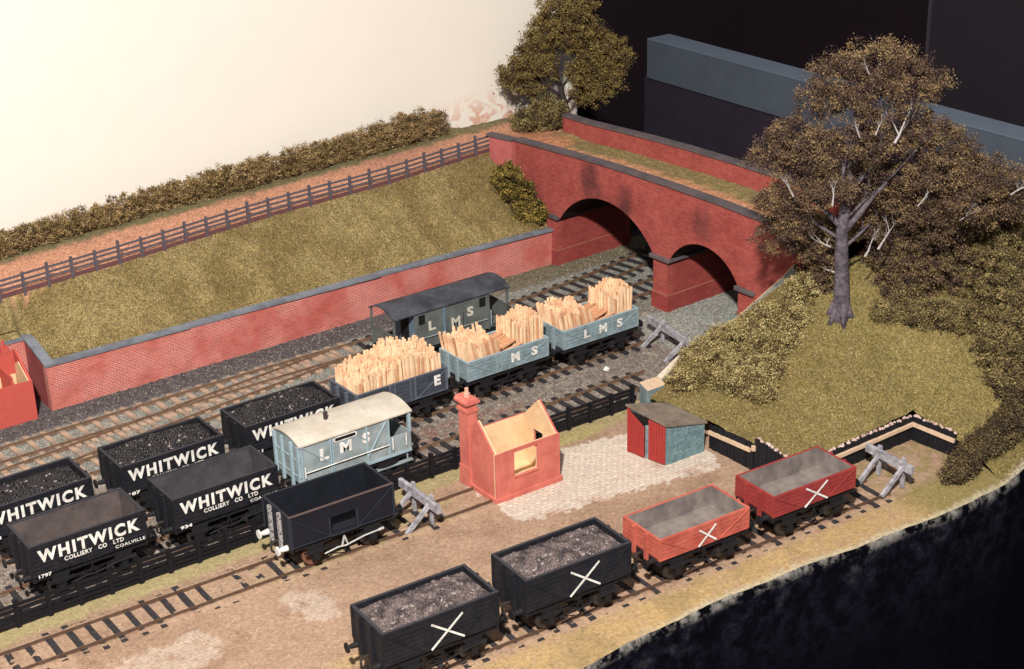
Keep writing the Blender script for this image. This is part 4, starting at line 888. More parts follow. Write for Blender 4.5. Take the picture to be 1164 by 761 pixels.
# ------------------------------------------------------------------ fences
def fence(name,label,pts,zf,sp,hgt,rails,m_,pw=.14,rw=.06,cat='fence',ph=.0,board=None):
    t=thing(name,label,cat,(*pts[0],0)); ox,oy=pts[0]
    P=[Vector((x,y)) for x,y in pts]; seg=[(P[i+1]-P[i]).length for i in range(len(P)-1)]; tot=sum(seg)
    def at(s):
        for i,l in enumerate(seg):
            if s<=l or i==len(seg)-1: return P[i]+(P[i+1]-P[i])*(s/l)
            s-=l
    n=int(tot/sp); rr=random.Random(3)
    Q=[at(tot*k/n) for k in range(n+1)]
    for k,q in enumerate(Q):
        z=float(zf(q.x,q.y)); hh=hgt*(1.12 if k%3==0 else 1)*rr.uniform(.97,1.04)
        MB().box((q.x-ox-pw/2,q.y-oy-pw/2,z-.2),(q.x-ox+pw/2,q.y-oy+pw/2,z+hh)).build('post',m_,t)
    for rz_ in rails:
        m=MB()
        for a,b in zip(Q[:-1],Q[1:]):
            za=float(zf(a.x,a.y))+rz_; zb_=float(zf(b.x,b.y))+rz_; sag=rr.uniform(-.03,.02)
            m.bar((a.x-ox,a.y-oy,za+sag),(b.x-ox,b.y-oy,zb_+sag),rw,rw*1.5)
        m.build('rail',m_,t)
    if board:
        m=MB()
        for a,b in zip(Q[:-1],Q[1:]): m.bar((a.x-ox,a.y-oy,float(zf(a.x,a.y))+.1),(b.x-ox,b.y-oy,float(zf(b.x,b.y))+.1),.06,.24)
        m.build('base_board',board,t)
    return t
fx=np.linspace(15,57.3,33)
fence('post_and_rail_fence','purple-brown post and rail fence along the top of the embankment',[(x,float(fence_y(x))) for x in fx],lambda x,y:fence_z(x),1.33,1.12,(.97,.7,.43),m_post,rw=.07,board=mat('base_board',(118,72,70),K,var=.2,scale=4))
fence('post_and_rail_fence','black post and rail fence between the rear siding and the tan yard',[(12.5,58.1),(26,58.05),(37,58.15),(48.45,57.95)],lambda x,y:0,1.3,1.12,(1.0,.78,.56,.34,.14),m_fence_black,pw=.18,rw=.09)

# ------------------------------------------------------------------ roofless hut
hx0,hx1,hy0,hy1=37.4,41.0,54.2,57.0; LX=hx1-hx0; LY=hy1-hy0; th=.16
t=thing('roofless_hut','roofless salmon red brick hut with cream inner walls and tall chimney beside the paved patch','hut',(hx0,hy0,0))
# walls: outer red skin, inner cream skin
def wall_poly(m,poly,holes,a,b,axis):
    tri=tessellate_polygon([[Vector((p[0],p[1],0)) for p in ring] for ring in [poly]+holes]); flat=[p for ring in [poly]+holes for p in ring]; n=len(flat)
    f=(lambda u,w,t_:(u,t_,w)) if axis=='y' else (lambda u,w,t_:(t_,u,w))
    vs=[f(u,w,a) for u,w in flat]+[f(u,w,b) for u,w in flat]; fs=[tuple(q) for q in tri]+[tuple(i+n for i in q) for q in tri]
    o_=0
    for ring in [poly]+holes:
        k=len(ring); fs+=[(o_+i,o_+(i+1)%k,o_+(i+1)%k+n,o_+i+n) for i in range(k)]; o_+=k
    return m.add(vs,fs)
EV=2.42; RG=3.62; ym=LY/2
front=[(0,0),(LX,0),(LX,EV),(0,EV)]; gable=[(th+.001,0),(LY-th-.001,0),(LY-th-.001,EV),(ym,RG),(th+.001,EV)]
win=[(1.02,1.05),(2.34,1.05),(2.34,2.26),(1.02,2.26)]; gwin=[(1.1,1.0),(1.85,1.0),(1.85,2.0),(1.1,2.0)]; bwin=[(1.2,1.2),(2.2,1.2),(2.2,1.75),(1.2,1.75)]
for nm,poly,holes,a,b,ax_ in (('front_wall',front,[win],0,th,'y'),('back_wall',front,[],LY-th,LY,'y'),('gable_wall',gable,[],0,th,'x'),('gable_wall',gable,[gwin],LX-th,LX,'x')):
    mo=MB(); mi=MB(); inner=(a==0)
    c_=a+(b-a)*.62 if inner else a+(b-a)*.38
    if inner: wall_poly(mo,poly,holes,a,c_,ax_); wall_poly(mi,poly,holes,c_+.001,b,ax_)
    else: wall_poly(mo,poly,holes,c_,b,ax_); wall_poly(mi,poly,holes,a,c_-.001,ax_)
    wo=mo.build(nm,m_hut,t); mi.build('inner_face',m_cream,wo)
b=MB(); b.box((-.09,-.09,-.05),(LX+.09,-.001,.24)); b.box((-.09,-.0,-.05),(-.001,LY+.09,.24)); b.box((LX+.001,0,-.05),(LX+.09,LY+.09,.24)); b.box((0,LY+.001,-.05),(LX,LY+.09,.24)); b.build('plinth',m_hut,t,bevel=.02)
b=MB(); b.box((1.0,-.05,.98),(2.38,.0,1.05)); b.build('window_sill',m_hut,t)
b=MB(); b.box((0,0,-.02),(LX,LY,.03)); b.build('floor',m_cream,t)
b=MB(); b.box((-.1,1.98,0),(.42,2.72,4.15)); b.box((-.14,1.94,0),(.001,2.76,1.0))
b.box((-.16,1.93,3.78),(.48,2.78,3.92)); b.box((-.14,1.95,4.15),(.46,2.75,4.22)); b.prism([(-.24,4.22),(.54,4.22),(.54,4.34),(.4,4.46),(-.1,4.46),(-.24,4.34)],1.86,2.84,'y')
cs=b.build('chimney',m_hut,t); b=MB(); b.cyl((.15,2.35,4.46),(.15,2.35,4.62),.15,12); b.cyl((.15,2.35,4.62),(.15,2.35,4.88),.10,12,.09); b.build('chimney_pot',m_pot,cs)

# red hut at the left edge
t=thing('roofless_hut','small bright red roofless hut with cream lining cut by the left picture edge','hut',(24.28,76.1,0),0)
b=MB(); b.box((-4.2,-.12,-.05),(0,0,2.12)); b.build('front_wall',m_hut2,t); b=MB(); b.box((-4.2,.001,0),(-.12,.04,2.1)); b.build('inner_face',m_cream,t)
b=MB(); b.prism([(0,0),(1.95,0),(1.95,3.15),(1.6,3.2),(1.2,2.95),(0,2.12)],-.12,-.002,'x'); b.build('side_wall',m_hut2,t)
b=MB(); b.prism([(.04,.05),(1.75,.05),(1.75,2.45),(1.2,2.75),(.04,2.1)],-.17,-.125,'x'); b.build('inner_face',m_cream,t)
b=MB(); b.box((-4.2,1.8,0),(-.13,1.95,3.1)); b.box((-.75,1.78,3.1),(-.35,2.1,3.45)); b.build('back_wall',m_hut2,t)
b=MB(); b.box((-4.2,1.74,0),(-.2,1.795,1.9)); b.build('inner_face',m_cream,t)
b=MB(); b.box((-1.0,.05,0),(-.9,1.75,2.5)); b.build('partition',m_hut2,t)
b=MB(); b.cyl((-.55,1.95,3.45),(-.55,1.95,3.75),.1,10); b.build('chimney_pot',m_hut2,t)

# ------------------------------------------------------------------ shed
t=thing('shed','small blue stone lean-to shed with two red plank doors and brown roof','shed',(45.75,52.25,0),math.radians(0))
dx,dy=2.25,2.25; bk=-.40  # front-left corner lies further left
fl=(-.42,2.2)
b=MB(); b.add([(0,0,-.05),(2.3,-.12,-.05),(2.0,2.2,-.05),(fl[0],fl[1],-.05),(0,0,2.02),(2.3,-.12,1.5),(2.0,2.2,1.62),(fl[0],fl[1],2.34)],[(0,1,5,4),(1,2,6,5),(2,3,7,6),(0,4,7,3),(4,5,6,7),(0,3,2,1)]); b.build('stone_wall',m_stone,t)
b=MB(); ro=[(-.1,-.1,2.04),(2.4,-.2,1.5),(2.15,2.35,1.64),(-.55,2.3,2.38)]; b.add([(x,y,z) for x,y,z in ro]+[(x,y,z+.1) for x,y,z in ro],[(0,3,2,1),(4,5,6,7),(0,1,5,4),(1,2,6,5),(2,3,7,6),(3,0,4,7)]); b.build('roof',m_shed_roof,t)
d=Vector((fl[0],fl[1],0)).normalized(); n_=Vector((-d.y,d.x,0)); n_=-n_ if n_.x>0 else n_
def dpt(s,o,z): v=d*s+n_*o; return (v.x,v.y,z)
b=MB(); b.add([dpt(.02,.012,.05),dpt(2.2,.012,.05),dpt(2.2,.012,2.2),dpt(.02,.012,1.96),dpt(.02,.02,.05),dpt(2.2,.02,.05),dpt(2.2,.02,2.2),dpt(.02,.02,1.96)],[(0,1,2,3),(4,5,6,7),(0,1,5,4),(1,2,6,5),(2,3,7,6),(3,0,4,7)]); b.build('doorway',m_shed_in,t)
def plank_door(s0,s1,z0,za,zb_,o0=.03,o1=.03,n=6):
    m=MB()
    for k in range(n):
        a=k/n; c=(k+1)/n-.02; sa=s0+(s1-s0)*a; sc=s0+(s1-s0)*c; oa=o0+(o1-o0)*a; oc=o0+(o1-o0)*c; zA=za+(zb_-za)*a; zC=za+(zb_-za)*c
        m.add([dpt(sa,oa,z0),dpt(sc,oc,z0),dpt(sc,oc,zC),dpt(sa,oa,zA),dpt(sa,oa+.06,z0),dpt(sc,oc+.06,z0),dpt(sc,oc+.06,zC),dpt(sa,oa+.06,zA)],[(0,1,2,3),(4,5,6,7),(0,1,5,4),(1,2,6,5),(2,3,7,6),(3,0,4,7)])
    return m
plank_door(.0,1.0,.02,1.98,2.08).build('door',m_shed_red,t)
ld=plank_door(1.2,2.12,.02,1.62,2.16,.10,.03).build('door',m_shed_red,t)
m=MB(); m.add([dpt(2.1,.03,0),dpt(2.25,.03,0),dpt(2.25,.03,2.3),dpt(2.1,.03,2.25),dpt(2.1,.12,0),dpt(2.25,.12,0),dpt(2.25,.12,2.3),dpt(2.1,.12,2.25)],[(0,1,2,3),(4,5,6,7),(0,1,5,4),(1,2,6,5),(2,3,7,6),(3,0,4,7)]); m.build('door_post',m_shed_red,t)
m=MB(); m.add([dpt(1.0,.0,0),dpt(1.2,.0,0),dpt(1.2,.0,1.7),dpt(1.0,.0,1.75),dpt(1.0,.05,0),dpt(1.2,.05,0),dpt(1.2,.05,1.7),dpt(1.0,.05,1.75)],[(0,1,2,3),(4,5,6,7),(0,1,5,4),(1,2,6,5),(2,3,7,6),(3,0,4,7)]); m.build('centre_post',m_blockside,t)
# blue block and low wall
t=thing('stone_block','low blue-grey block with tan wooden top at the end of the black fence','block',(48.75,57.1,0))
MB().add([(0,0,-.05),(1.2,0,-.05),(1.5,.95,-.05),(.3,1.0,-.05),(0,0,1.15),(1.2,0,1.15),(1.5,.95,1.15),(.3,1.0,1.15)],[(0,3,2,1),(4,5,6,7),(0,1,5,4),(1,2,6,5),(2,3,7,6),(3,0,4,7)]).build('block',m_blockside,t,bevel=.03)
MB().add([(0,0,1.153),(1.2,0,1.153),(1.5,.95,1.153),(.3,1.0,1.153),(0.03,0.03,1.2),(1.17,.03,1.2),(1.45,.92,1.2),(.32,.97,1.2)],[(0,3,2,1),(4,5,6,7),(0,1,5,4),(1,2,6,5),(2,3,7,6),(3,0,4,7)]).build('wooden_top',m_waling,t)
t=thing('low_wall','low pale stone wall end emerging from the big bush behind the blue block','wall',(50.2,57.85,0))
m=MB(); 
for (a,b_,z0,z1) in (((0,0),(2.2,.55),.95,1.55),((2.2,.55),(8,2.95),1.55,1.4)):
    m.add([(a[0],a[1],-.05),(b_[0],b_[1],-.05),(b_[0],b_[1]+.35,-.05),(a[0],a[1]+.35,-.05),(a[0],a[1],z0),(b_[0],b_[1],z1),(b_[0],b_[1]+.35,z1),(a[0],a[1]+.35,z0)],[(0,3,2,1),(4,5,6,7),(0,1,5,4),(1,2,6,5),(2,3,7,6),(3,0,4,7)])
m.build('stone_face',m_blockside,t)
m=MB(); m.bar((0,.17,1.0),(2.2,.72,1.6),.34,.1); m.build('coping',mat('pale_cope',(222,204,176),K,var=.2,scale=6,bump=.04),t)

# ------------------------------------------------------------------ tarred timber retaining walls
def plank_wall(label,pts,h0,h1,crumb=True,wale=(.05,.95)):
    t=thing('timber_retaining_wall',label,'retaining wall',(*pts[0],0)); ox,oy=pts[0]; rr=random.Random(len(label))
    m=MB(); cr=MB(); wl=MB(); tot=sum((Vector(b)-Vector(a)).length for a,b in zip(pts[:-1],pts[1:])); s=0
    for (a,b) in zip(pts[:-1],pts[1:]):
        A=Vector(a)-Vector((ox,oy)); B=Vector(b)-Vector((ox,oy)); L_=(B-A).length; d=(B-A)/L_; n=int(L_/.24)
        nrm=Vector((d.y,-d.x))      # side away from the bank
        if nrm.dot(Vector((-1,-1)))<0: nrm=-nrm
        for k in range(n):
            p=A+d*(L_*(k+.5)/n); hh=h0+(h1-h0)*((s+L_*(k+.5)/n)/tot)+rr.uniform(-.03,.03); w_=L_/n*.47
            q0=p-d*w_; q1=p+d*w_; o_=rr.uniform(-.02,.02)
            m.bar((p.x+nrm.x*o_,p.y+nrm.y*o_,-.1),(p.x+nrm.x*o_,p.y+nrm.y*o_,hh),w_*2,.13) if abs(d.x)>abs(d.y) else m.box((p.x+o_-.065,p.y-w_,-.1),(p.x+o_+.065,p.y+w_,hh))
            if crumb:
                for _ in range(2):
                    c=p+d*rr.uniform(-.12,.12)-nrm*rr.uniform(.03,.12); z=hh+rr.uniform(-.02,.05); e=rr.uniform(.05,.1)
                    cr.tube([(c.x,c.y,z-e),(c.x+.02,c.y,z),(c.x,c.y,z+e)],[e*.6,e*1.1,e*.4],5)
        zA=h0+(h1-h0)*s/tot; zB=h0+(h1-h0)*(s+L_)/tot
        P0=A+d*wale[0]+nrm*.13; P1=B-d*(1-wale[1])*L_+nrm*.13
        wl.bar((P0.x,P0.y,zA-.33),(P1.x,P1.y,zB-.33),.14,.17)
        s+=L_
    m.build('planking',m_blacktimber,t); wl.build('waling',m_waling,t)
    if crumb: cr.build('rubble_edge',m_crumb,t)
    return t
plank_wall('tarred plank wall with pale rail running from the blue shed',[(48.56,52.3),(48.6,49.3)],1.2,1.35,False)
plank_wall('taller tarred plank wall end with rubble edge behind the crimson wagon',[(48.62,49.25),(48.62,46.9)],1.65,1.4,True,(.0,.0))
plank_wall('tarred plank corner wall with pale rail behind the end buffer stop',[(48.9,46.88),(56.68,46.9),(56.78,44.35)],1.1,1.22,True,(.0,1.0))

# ------------------------------------------------------------------ foliage
def leafcloud(name,parent,lobes,cols,n,size=.11,origin=(0,0,0),k=K,clump=.33,seed=1,squash=.8,surf=.62,ncl=None,core=True):
    """many small leaf faces gathered in clumps through the crown's volume"""
    r=np.random.default_rng(seed); lobes=np.array(lobes,float); vol=(lobes[:,3]*lobes[:,4]*lobes[:,5])**(2/3)
    ncl=ncl or max(30,int(n/60)); li=r.choice(len(lobes),ncl,p=vol/vol.sum())
    d=r.normal(size=(ncl,3)); d/=np.linalg.norm(d,axis=1)[:,None]; rad=surf+(1.02-surf)*r.random(ncl)**.6
    rad*=1+.12*r.normal(size=ncl)
    cc=lobes[li,:3]+d*rad[:,None]*lobes[li,3:6]
    ctone=r.random(ncl)
    ci=r.integers(0,ncl,n); q=r.normal(size=(n,3)); cs=clump*r.uniform(.6,1.3,ncl)
    p=cc[ci]+q*cs[ci][:,None]*np.array([1,1,squash])*.55
    # random leaf quads
    a=r.normal(size=(n,3)); a/=np.linalg.norm(a,axis=1)[:,None]; b=np.cross(a,r.normal(size=(n,3))); b/=np.linalg.norm(b,axis=1)[:,None]
    s=size*r.uniform(.6,1.4,n)[:,None]; a*=s; b*=s*r.uniform(.5,.9,n)[:,None]
    V=np.stack([p-a,p-b*.8,p+a,p+b*.8],1).reshape(-1,3)-np.array(origin)
    F=np.arange(n*4).reshape(n,4)
    C=np.array([lin(c_,k,.03) for c_ in cols]); w=np.clip(ctone[ci]*.7+r.random(n)*.5-.1,0,.999); ii=(w*len(C)).astype(int)
    col=C[ii]*r.uniform(.75,1.25,(n,1)); col=np.repeat(col,4,0)
    me=nmesh(name,V,F,m_leaf,col)
    return link_mesh(name,me,parent)
def foliage_mass(name,label,cat,lobes,cols,n,size=.11,group=None,seed=1,stems=True,clump=.33,**kw):
    L0=np.array(lobes); base=(float(L0[:,0].mean()),float(L0[:,1].mean()),float((L0[:,2]-L0[:,5]).min()))
    t=thing(name,label,cat,base,0,group)
    leafcloud('foliage',t,lobes,cols,n,size,base,seed=seed,clump=clump,**kw)
    if stems:
        m=MB(); rr=random.Random(seed)
        for l in lobes:
            x,y,z=l[0]-base[0],l[1]-base[1],l[2]-base[2]
            for q in range(3): m.tube([(0,0,.05),(x*.7,y*.7,z-l[5]*.5),(x+rr.uniform(-.4,.4)*l[3],y+rr.uniform(-.4,.4)*l[4],z+rr.uniform(.0,.6)*l[5])],[.06,.04,.02],5)
        m.build('stem',m_bark_dk,t)
    return t
OLIVE=[(84,64,50),(122,104,66),(158,140,88),(184,166,112),(204,186,132)]
HEDGE=[(84,66,46),(122,100,66),(150,126,82),(172,146,98),(200,168,122)]
BROWN=[(64,48,50),(88,68,60),(112,90,70),(134,110,80),(158,132,90)]
MIXED=[(66,52,44),(96,82,56),(124,108,70),(148,130,84),(168,148,98)]
# hedge (one long planted hedge in front of the board)
hl=[]; rr=random.Random(2)
for x in np.arange(10,57.2,.75):
    top=np.interp(x,[10,27,31,35,39,43.5,48.5,54,56.5,57.4],[6.5,6.6,6.8,6.85,7.1,7.35,7.6,8.0,7.9,7.2])+rr.uniform(-.15,.2); y=np.interp(x,[10,26,35,57],[85.6,85.75,86.6,87.1]); z0=float(fence_z(x))
    hh=(top-z0)/2; hl.append((x,y+rr.uniform(-.15,.15),z0+hh*.95,.75,.62,hh))
foliage_mass('hedge','long clipped olive-brown hedge along the foot of the white backscene','hedge',hl,HEDGE,240000,.046,seed=11,clump=.2,stems=False)
foliage_mass('bush','dark and yellow bush on the embankment against the bridge end','bush',[(56.2,79.2,5.1,.9,.9,1.0),(56.6,78.4,4.2,.9,.9,1.1),(57.0,77.6,3.2,.7,.8,.9),(56.5,77.9,3.3,.8,.6,.8)],[(60,50,34),(96,84,44),(140,120,56),(176,150,76)],24000,.062,seed=12,clump=.22)
foliage_mass('bush','bush at the foot of the tree by the far bridge parapet','bush',[(62.6,83.6,7.0,1.4,1.1,1.0),(61.4,84.3,6.7,.9,.9,.6)],MIXED,18000,.065,seed=13,clump=.26)
def hz(x,y): return float(hill_z(x,y))
bl_=[(51.3,55.2,1.2,.9),(52.3,56.2,1.3,1.0),(53.3,55.0,1.5,1.1),(53.6,56.6,1.0,.7),(54.9,55.3,1.2,.8),(54.9,56.6,.7,.4),(52.1,53.9,1.2,.9),(53.6,53.8,1.0,.9),(50.4,55.6,1.0,.8),(51.0,54.0,.9,.7),(51.6,57.0,.8,.7),(56.9,54.6,.8,.7),(55.4,54.2,1.0,.9),(51.2,52.6,.9,.7),(51.3,51.6,.7,.5),(52.4,52.6,.9,.7),(54.3,53.4,.9,.7)]
foliage_mass('bush','large olive green bush spreading over the bank behind the shed','bush',[(x,y,hz(x,y)+h_*.45,r_,r_,h_) for x,y,r_,h_ in bl_],OLIVE,210000,.046,seed=14,clump=.21)
# loose flock standing on the two banks: fibres nobody could count
def turf(name,label,px,py,pz,cols,seed,size=.042):
    r=np.random.default_rng(seed); n=len(px); a=r.normal(size=(n,3))*np.array([1,1,.5]); a/=np.linalg.norm(a,axis=1)[:,None]; b=np.tile(np.array([0,0,1.]),(n,1))+r.normal(size=(n,3))*.5; b/=np.linalg.norm(b,axis=1)[:,None]
    s_=size*r.uniform(.5,1.5,n)[:,None]; P=np.stack([px,py,pz],-1)+b*s_*.4
    V=np.stack([P-a*s_*.6,P-b*s_*.5,P+a*s_*.6,P+b*s_],1).reshape(-1,3); C=np.array([lin(c_,K,.05) for c_ in cols]); col=C[r.integers(0,len(C),n)]*r.uniform(.75,1.2,(n,1))
    o=link_mesh(name,nmesh(name,V,np.arange(n*4).reshape(n,4),m_leaf,np.repeat(col,4,0))); return tag(o,label,'grass',None,'stuff')
r=np.random.default_rng(77); n=90000
TC=[(128,108,60),(150,130,78),(166,144,92),(142,118,66),(108,94,54),(182,166,126),(132,110,84)]
from mathutils.bvhtree import BVHTree
def drop(ob,px,py):
    bv=BVHTree.FromPolygons([v.co for v in ob.data.vertices],[tuple(p.vertices) for p in ob.data.polygons]); D=Vector((0,0,-1)); z=np.full(len(px),np.nan)
    for i in range(len(px)):
        h_=bv.ray_cast(Vector((px[i],py[i],30)),D)
        if h_[0]: z[i]=h_[0].z
    k_=~np.isnan(z); return px[k_],py[k_],z[k_]
tx=r.uniform(20,57.6,n); ty=76.85+(fence_y(tx)-.05-76.85)*r.random(n); ty=np.where(tx<25.3,np.maximum(ty,79.5),ty)
turf('turf','short olive brown flock grass on the long embankment',*drop(emb,tx,ty),TC,78)
tx=r.uniform(48.7,62,60000); ty=hx_lo(tx)+.3+(58-hx_lo(tx))*r.random(60000)
turf('turf','short olive flock grass on the mound round the big tree',*drop(hill,tx,ty),TC,79)
tx=r.uniform(12,54,34000); ty=edge_y(tx)+.2+(58-edge_y(tx))*r.random(34000); k_=~inpoly(tx,ty,COB)
o=turf('grit','loose tan grit and crumbs over the yard earth',*drop(ground,tx[k_],ty[k_]),[(150,112,86),(192,158,128),(120,92,74),(206,180,152),(168,150,96)],80,.03); o['category']='grit'
tx=r.uniform(14,63,90000); ty=58.4+(76.3-58.4)*r.random(90000)
o=turf('ballast_chips','grey and tan stone chips of the track ballast',*drop(ground,tx,ty),[(150,148,138),(176,168,154),(112,104,98),(138,116,98),(90,84,84),(168,158,136)],81,.042); o['category']='ballast'
# trees -------------------------------------------------------------
def limb(m,p,d,l,r0,rr,depth,tips,spread=.6,nseg=4,up=.12):
    pts=[Vector(p)]; rs=[r0]; d=Vector(d).normalized()
    for i in range(nseg):
        d=(d+Vector((rr.uniform(-.2,.2),rr.uniform(-.2,.2),rr.uniform(-.1,.2)+up*.3))).normalized(); pts.append(pts[-1]+d*l/nseg); rs.append(r0*(1-.62*(i+1)/nseg))
    m.tube(pts,rs,7 if r0>.1 else 5)
    if depth>0:
        for k in range(2 if depth<3 else 3):
            i=rr.randint(max(1,nseg-2),nseg); q=pts[i]; dd=(d+Vector((rr.uniform(-1,1),rr.uniform(-1,1),rr.uniform(-.2,.7)))*spread).normalized()
            limb(m,q,dd,l*rr.uniform(.55,.75),rs[i]*.75,rr,depth-1,tips,spread,nseg,up)
    else: tips.append(pts[-1])
# big tree on the hill
TB=(57.2,52.2,4.5); t=thing('tree','big brown leaved tree with thick grey trunk on the grassy hill','tree',TB)
rr=random.Random(21); m=MB(); tips=[]
trunk=[(-.15,.1,-.4),(-.05,.05,.4),(-.1,.15,2.2),(-.2,.2,4.4),(.0,.15,6.5),(-.05,.1,8.6),(.2,0,10.8),(.4,-.1,12.6)]
m.tube(trunk,[.58,.43,.37,.3,.24,.18,.12,.06],12)
for a in range(6): an=a*1.05; m.tube([(math.cos(an)*.25-.1,math.sin(an)*.25+.1,.7),(math.cos(an)*.75-.1,math.sin(an)*.75+.1,-.35)],[.22,.1],6)
for (z,dx_,dy_,dz_,l,r_) in ((4.3,.8,-.6,.9,3.4,.2),(4.6,-.8,.6,.8,3.2,.17),(5.2,-.5,-.3,1,3.0,.14),(6.4,1,-.2,.9,3.4,.16),(6.8,-.9,.8,.9,3.2,.14),(7.8,.6,-.9,.8,3,.13),(8.6,-.6,.3,1,2.8,.11),(9.8,.8,-.3,1,2.4,.09),(5.0,1,-.9,.9,2.2,.1),(4.0,-.9,.5,.5,1.8,.12),(3.6,.9,-.4,.6,1.8,.11)):
    q=[np.interp(z,[p[2] for p in trunk],[p[i] for p in trunk]) for i in (0,1)]; limb(m,(q[0],q[1],z),(dx_,dy_,dz_),l,r_,rr,2,tips)
m.build('trunk',m_bark,t,smooth=True)
# crown lobes placed with axes right (r) / up / depth relative to the base
RV=Vector((math.sin(YAW),-math.cos(YAW),0)); FV=Vector((math.cos(YAW),math.sin(YAW),0))
def lob(base,r,z,d,rad,rz_=None): p=Vector(base)+RV*r+FV*d; return (p.x,p.y,z,rad,rad,rz_ or rad*.85)
CL=[(1.2,17.0,0,1.9,1.3),(-.6,16.4,.2,1.6,1.2),(2.7,16.2,.2,1.5,1.2),(.9,15.7,-.8,1.6,1.0),(-1.6,15.4,.3,1.3,.9),
    (-2.7,13.6,0,1.5,1.2),(-3.8,12.9,.2,1.2,1.0),(-1.8,12.9,-.5,1.2,.9),(.4,13.6,-.4,1.6,.9),(1.9,13.8,0,1.6,1.0),(3.3,13.9,.3,1.3,1.0),
    (4.3,13.0,0,1.4,1.2),(5.2,12.2,.2,1.3,1.0),(6.2,11.6,0,1.6,1.0),(7.3,11.2,.3,1.2,.9),(5.6,10.7,-.5,1.3,.9),(6.6,9.8,.5,1.4,.9),(7.7,10.0,.5,1.0,.8),
    (-2.2,11.2,-.3,1.4,.9),(-.9,11.4,-.6,1.1,.8),(-3.5,10.7,.2,1.1,.8),(-2.7,9.3,.6,1.3,1.0),(-3.4,8.4,.9,1.0,.9),(-1.5,8.2,1.4,1.2,1.1),
    (1.8,10.9,1.4,1.7,1.2),(3.2,10.2,.9,1.5,1.1),(3.2,11.9,0,1.5,.9),(1.5,9.0,2.0,1.4,1.1),(.6,12.2,.9,1.3,1.0),(4.6,9.2,1.2,1.5,1.1)]
leafcloud('crown',t,[lob(TB,*c_) for c_ in CL],BROWN,230000,.046,TB,seed=31,clump=.3,surf=.5,ncl=2600)
# dead pale twigs sticking out
for (r_,z,d_,dr,dz,l,w_) in ((1.5,14.0,-2.0,.55,1.1,2.0,.13),(-.1,14.3,-1.9,-.4,1,.9,.06),(.6,14.4,-2.0,.3,1,.9,.06),(-3.0,11.4,-1.6,-.6,.7,1.2,.08),(-1.2,11.0,-1.9,0,1,1.2,.09),(7.4,11.0,-1.1,1,.8,1.3,.07),
   (1.3,8.4,-1.0,.8,1,1.7,.11),(.7,8.0,-.9,.5,1.4,1.6,.1),(-1.0,8.6,-1.0,-.8,.3,1.1,.08),(-.7,7.2,-.8,-.9,.3,.9,.07),(5.0,9.9,-1.4,1,.4,1.4,.05),(.2,17.2,-1.7,-.5,.9,.8,.05),(3.0,10.6,-1.2,.8,.7,1.3,.06)):
    p=RV*r_+FV*d_+Vector((0,0,z-TB[2])); dv=RV*dr+Vector((0,0,dz)); m=MB(); limb(m,p,dv,l*.62,w_*.6,rr,3,[],.9,3); m.build('dead_branch',m_dead,t)
# tree behind the bridge
T2=(64.6,83.9,6.0); t=thing('tree','olive brown tree with dark forked trunk in front of the edge of the white backscene','tree',T2)
m=MB(); tips=[]; trunk=[(0,0,-.3),(-.1,.1,1),(-.35,.25,2.2),(-.6,.4,3.4),(-.5,.4,5)]; m.tube(trunk,[.3,.24,.19,.13,.07],9)
for (z,dx_,dy_,dz_,l,r_) in ((1.2,.8,-.6,1,2.6,.13),(1.8,-.9,.8,1,2.6,.12),(2.6,-.8,.3,.8,2.2,.1),(2.4,.9,-.5,1.2,2.6,.1)):
    limb(m,(np.interp(z,[p[2] for p in trunk],[p[0] for p in trunk]),.2,z),(dx_,dy_,dz_),l,r_,rr,2,tips)
m.build('trunk',m_bark_dk,t,smooth=True)
CL=[(-.2,13.2,.2,1.6,1.3),(-1.3,12.1,.2,1.4,1.2),(.5,12.2,0,1.5,1.3),(-2.5,10.3,.2,1.3,1.1),(-3.4,9.3,.2,1.1,.9),(-1.6,10.0,-.2,1.1,.9),(-2.0,11.2,.2,1.2,1.0),(1.7,10.9,0,1.6,1.5),(2.3,9.4,0,1.6,1.5),(1.5,8.4,-.2,1.4,1.1),(2.9,10.2,.2,1.3,1.4),(-2.3,8.5,.3,1.0,.7),(.6,13.9,.2,1.4,.9),(1.2,9.6,-.5,1.2,1.2),(-.6,11.4,.5,1.3,1.0)]
leafcloud('crown',t,[lob(T2,*c_) for c_ in CL],[(72,56,44),(104,86,52),(132,112,62),(154,134,76),(118,96,70)],105000,.058,T2,seed=33,clump=.28,surf=.45,ncl=1400)
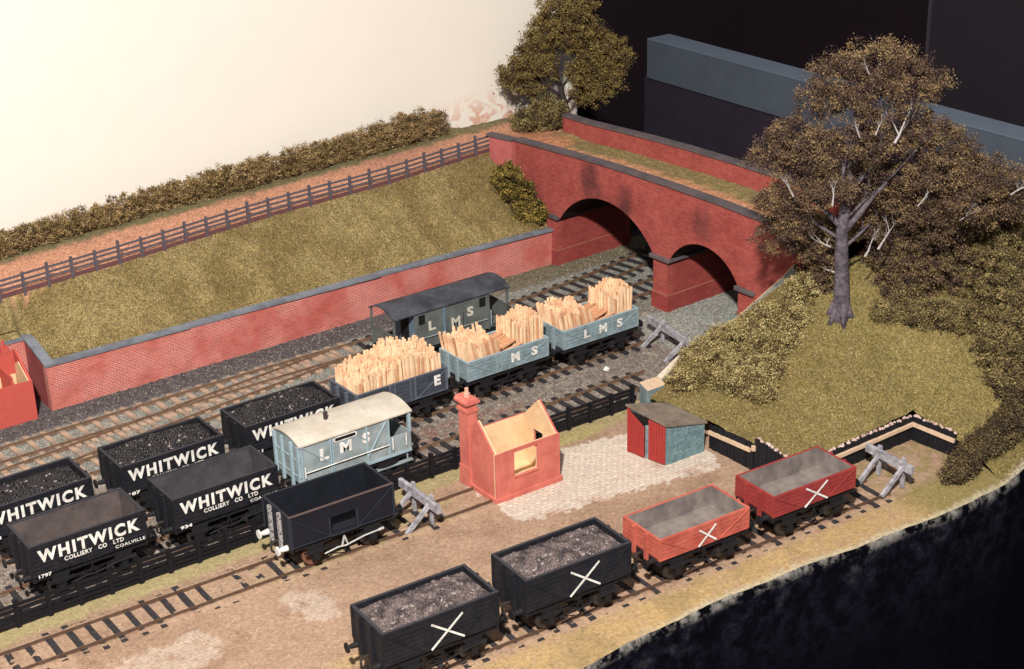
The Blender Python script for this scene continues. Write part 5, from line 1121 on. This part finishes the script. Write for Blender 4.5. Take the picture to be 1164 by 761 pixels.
# bushes round the hill
def hb(label,specs,cols,n,seed,name='bush',**kw):
    foliage_mass(name,label,'bush' if name=='bush' else 'undergrowth',[(x,y,hz(x,y)+h_*.5,r_,r_,h_) for x,y,r_,h_ in specs],cols,int(n*2.8),.05,seed=seed,**dict(dict(clump=.24),**kw))
hb('dark brown bush left of the big tree trunk against the bridge',[(58.6,54.8,1.0,1.4),(57.9,54.0,.8,1.0),(59.0,55.6,1.0,1.5)],BROWN,14000,41)
hb('round dark bush just right of the big tree trunk',[(61.5,52.3,1.9,2.4),(62.6,51.0,1.8,2.5),(60.6,51.6,1.3,1.7),(63.6,53.2,1.8,2.6)],BROWN[:4]+[(128,112,66)],32000,42)
hb('tall olive bush at the right edge of the hill',[(65.4,49.8,1.9,2.2),(66.6,51.5,2.0,2.6),(64.0,48.6,1.6,1.9),(67.5,49.4,2.0,2.4),(63.8,50.3,1.2,1.6)],MIXED,42000,43)
hb('low spreading dark olive scrub between the round bush and the right edge bush',[(58.9,50.8,.7,.45),(59.8,50.0,.8,.55),(60.7,49.1,.9,.65),(61.5,48.2,.9,.7),(60.2,51.2,.7,.6)],MIXED,16000,44)
hb('olive bush on the right slope below the tall edge bush',[(61.6,45.9,1.3,1.1),(62.8,46.6,1.5,1.5),(60.8,44.9,.9,.8),(63.9,45.8,1.4,1.3),(62.2,44.6,1.1,.8)],MIXED,28000,45)
hb('trailing dark scrub creeping along the board edge right of the end buffer stop',[(62.0,44.9,1.0,.9),(61.0,44.3,.95,.8),(60.2,43.6,.8,.6),(59.2,43.4,.8,.55),(58.2,43.2,.75,.5),(57.3,43.2,.7,.45),(56.5,43.2,.6,.4),(55.7,43.0,.6,.35),(54.9,42.8,.5,.3)],[(58,48,42),(80,66,50),(104,88,60),(128,110,74)],30000,46,stems=False)
# small whitish stone
s=MB().tube([(0,0,0),(.05,.02,.12),(0,.05,.22)],[.15,.19,.08],7).build('stone',m_white); s.location=(50.2,62.2,0); tag(s,'small white stone between the tracks below the L M S wagon','stone')
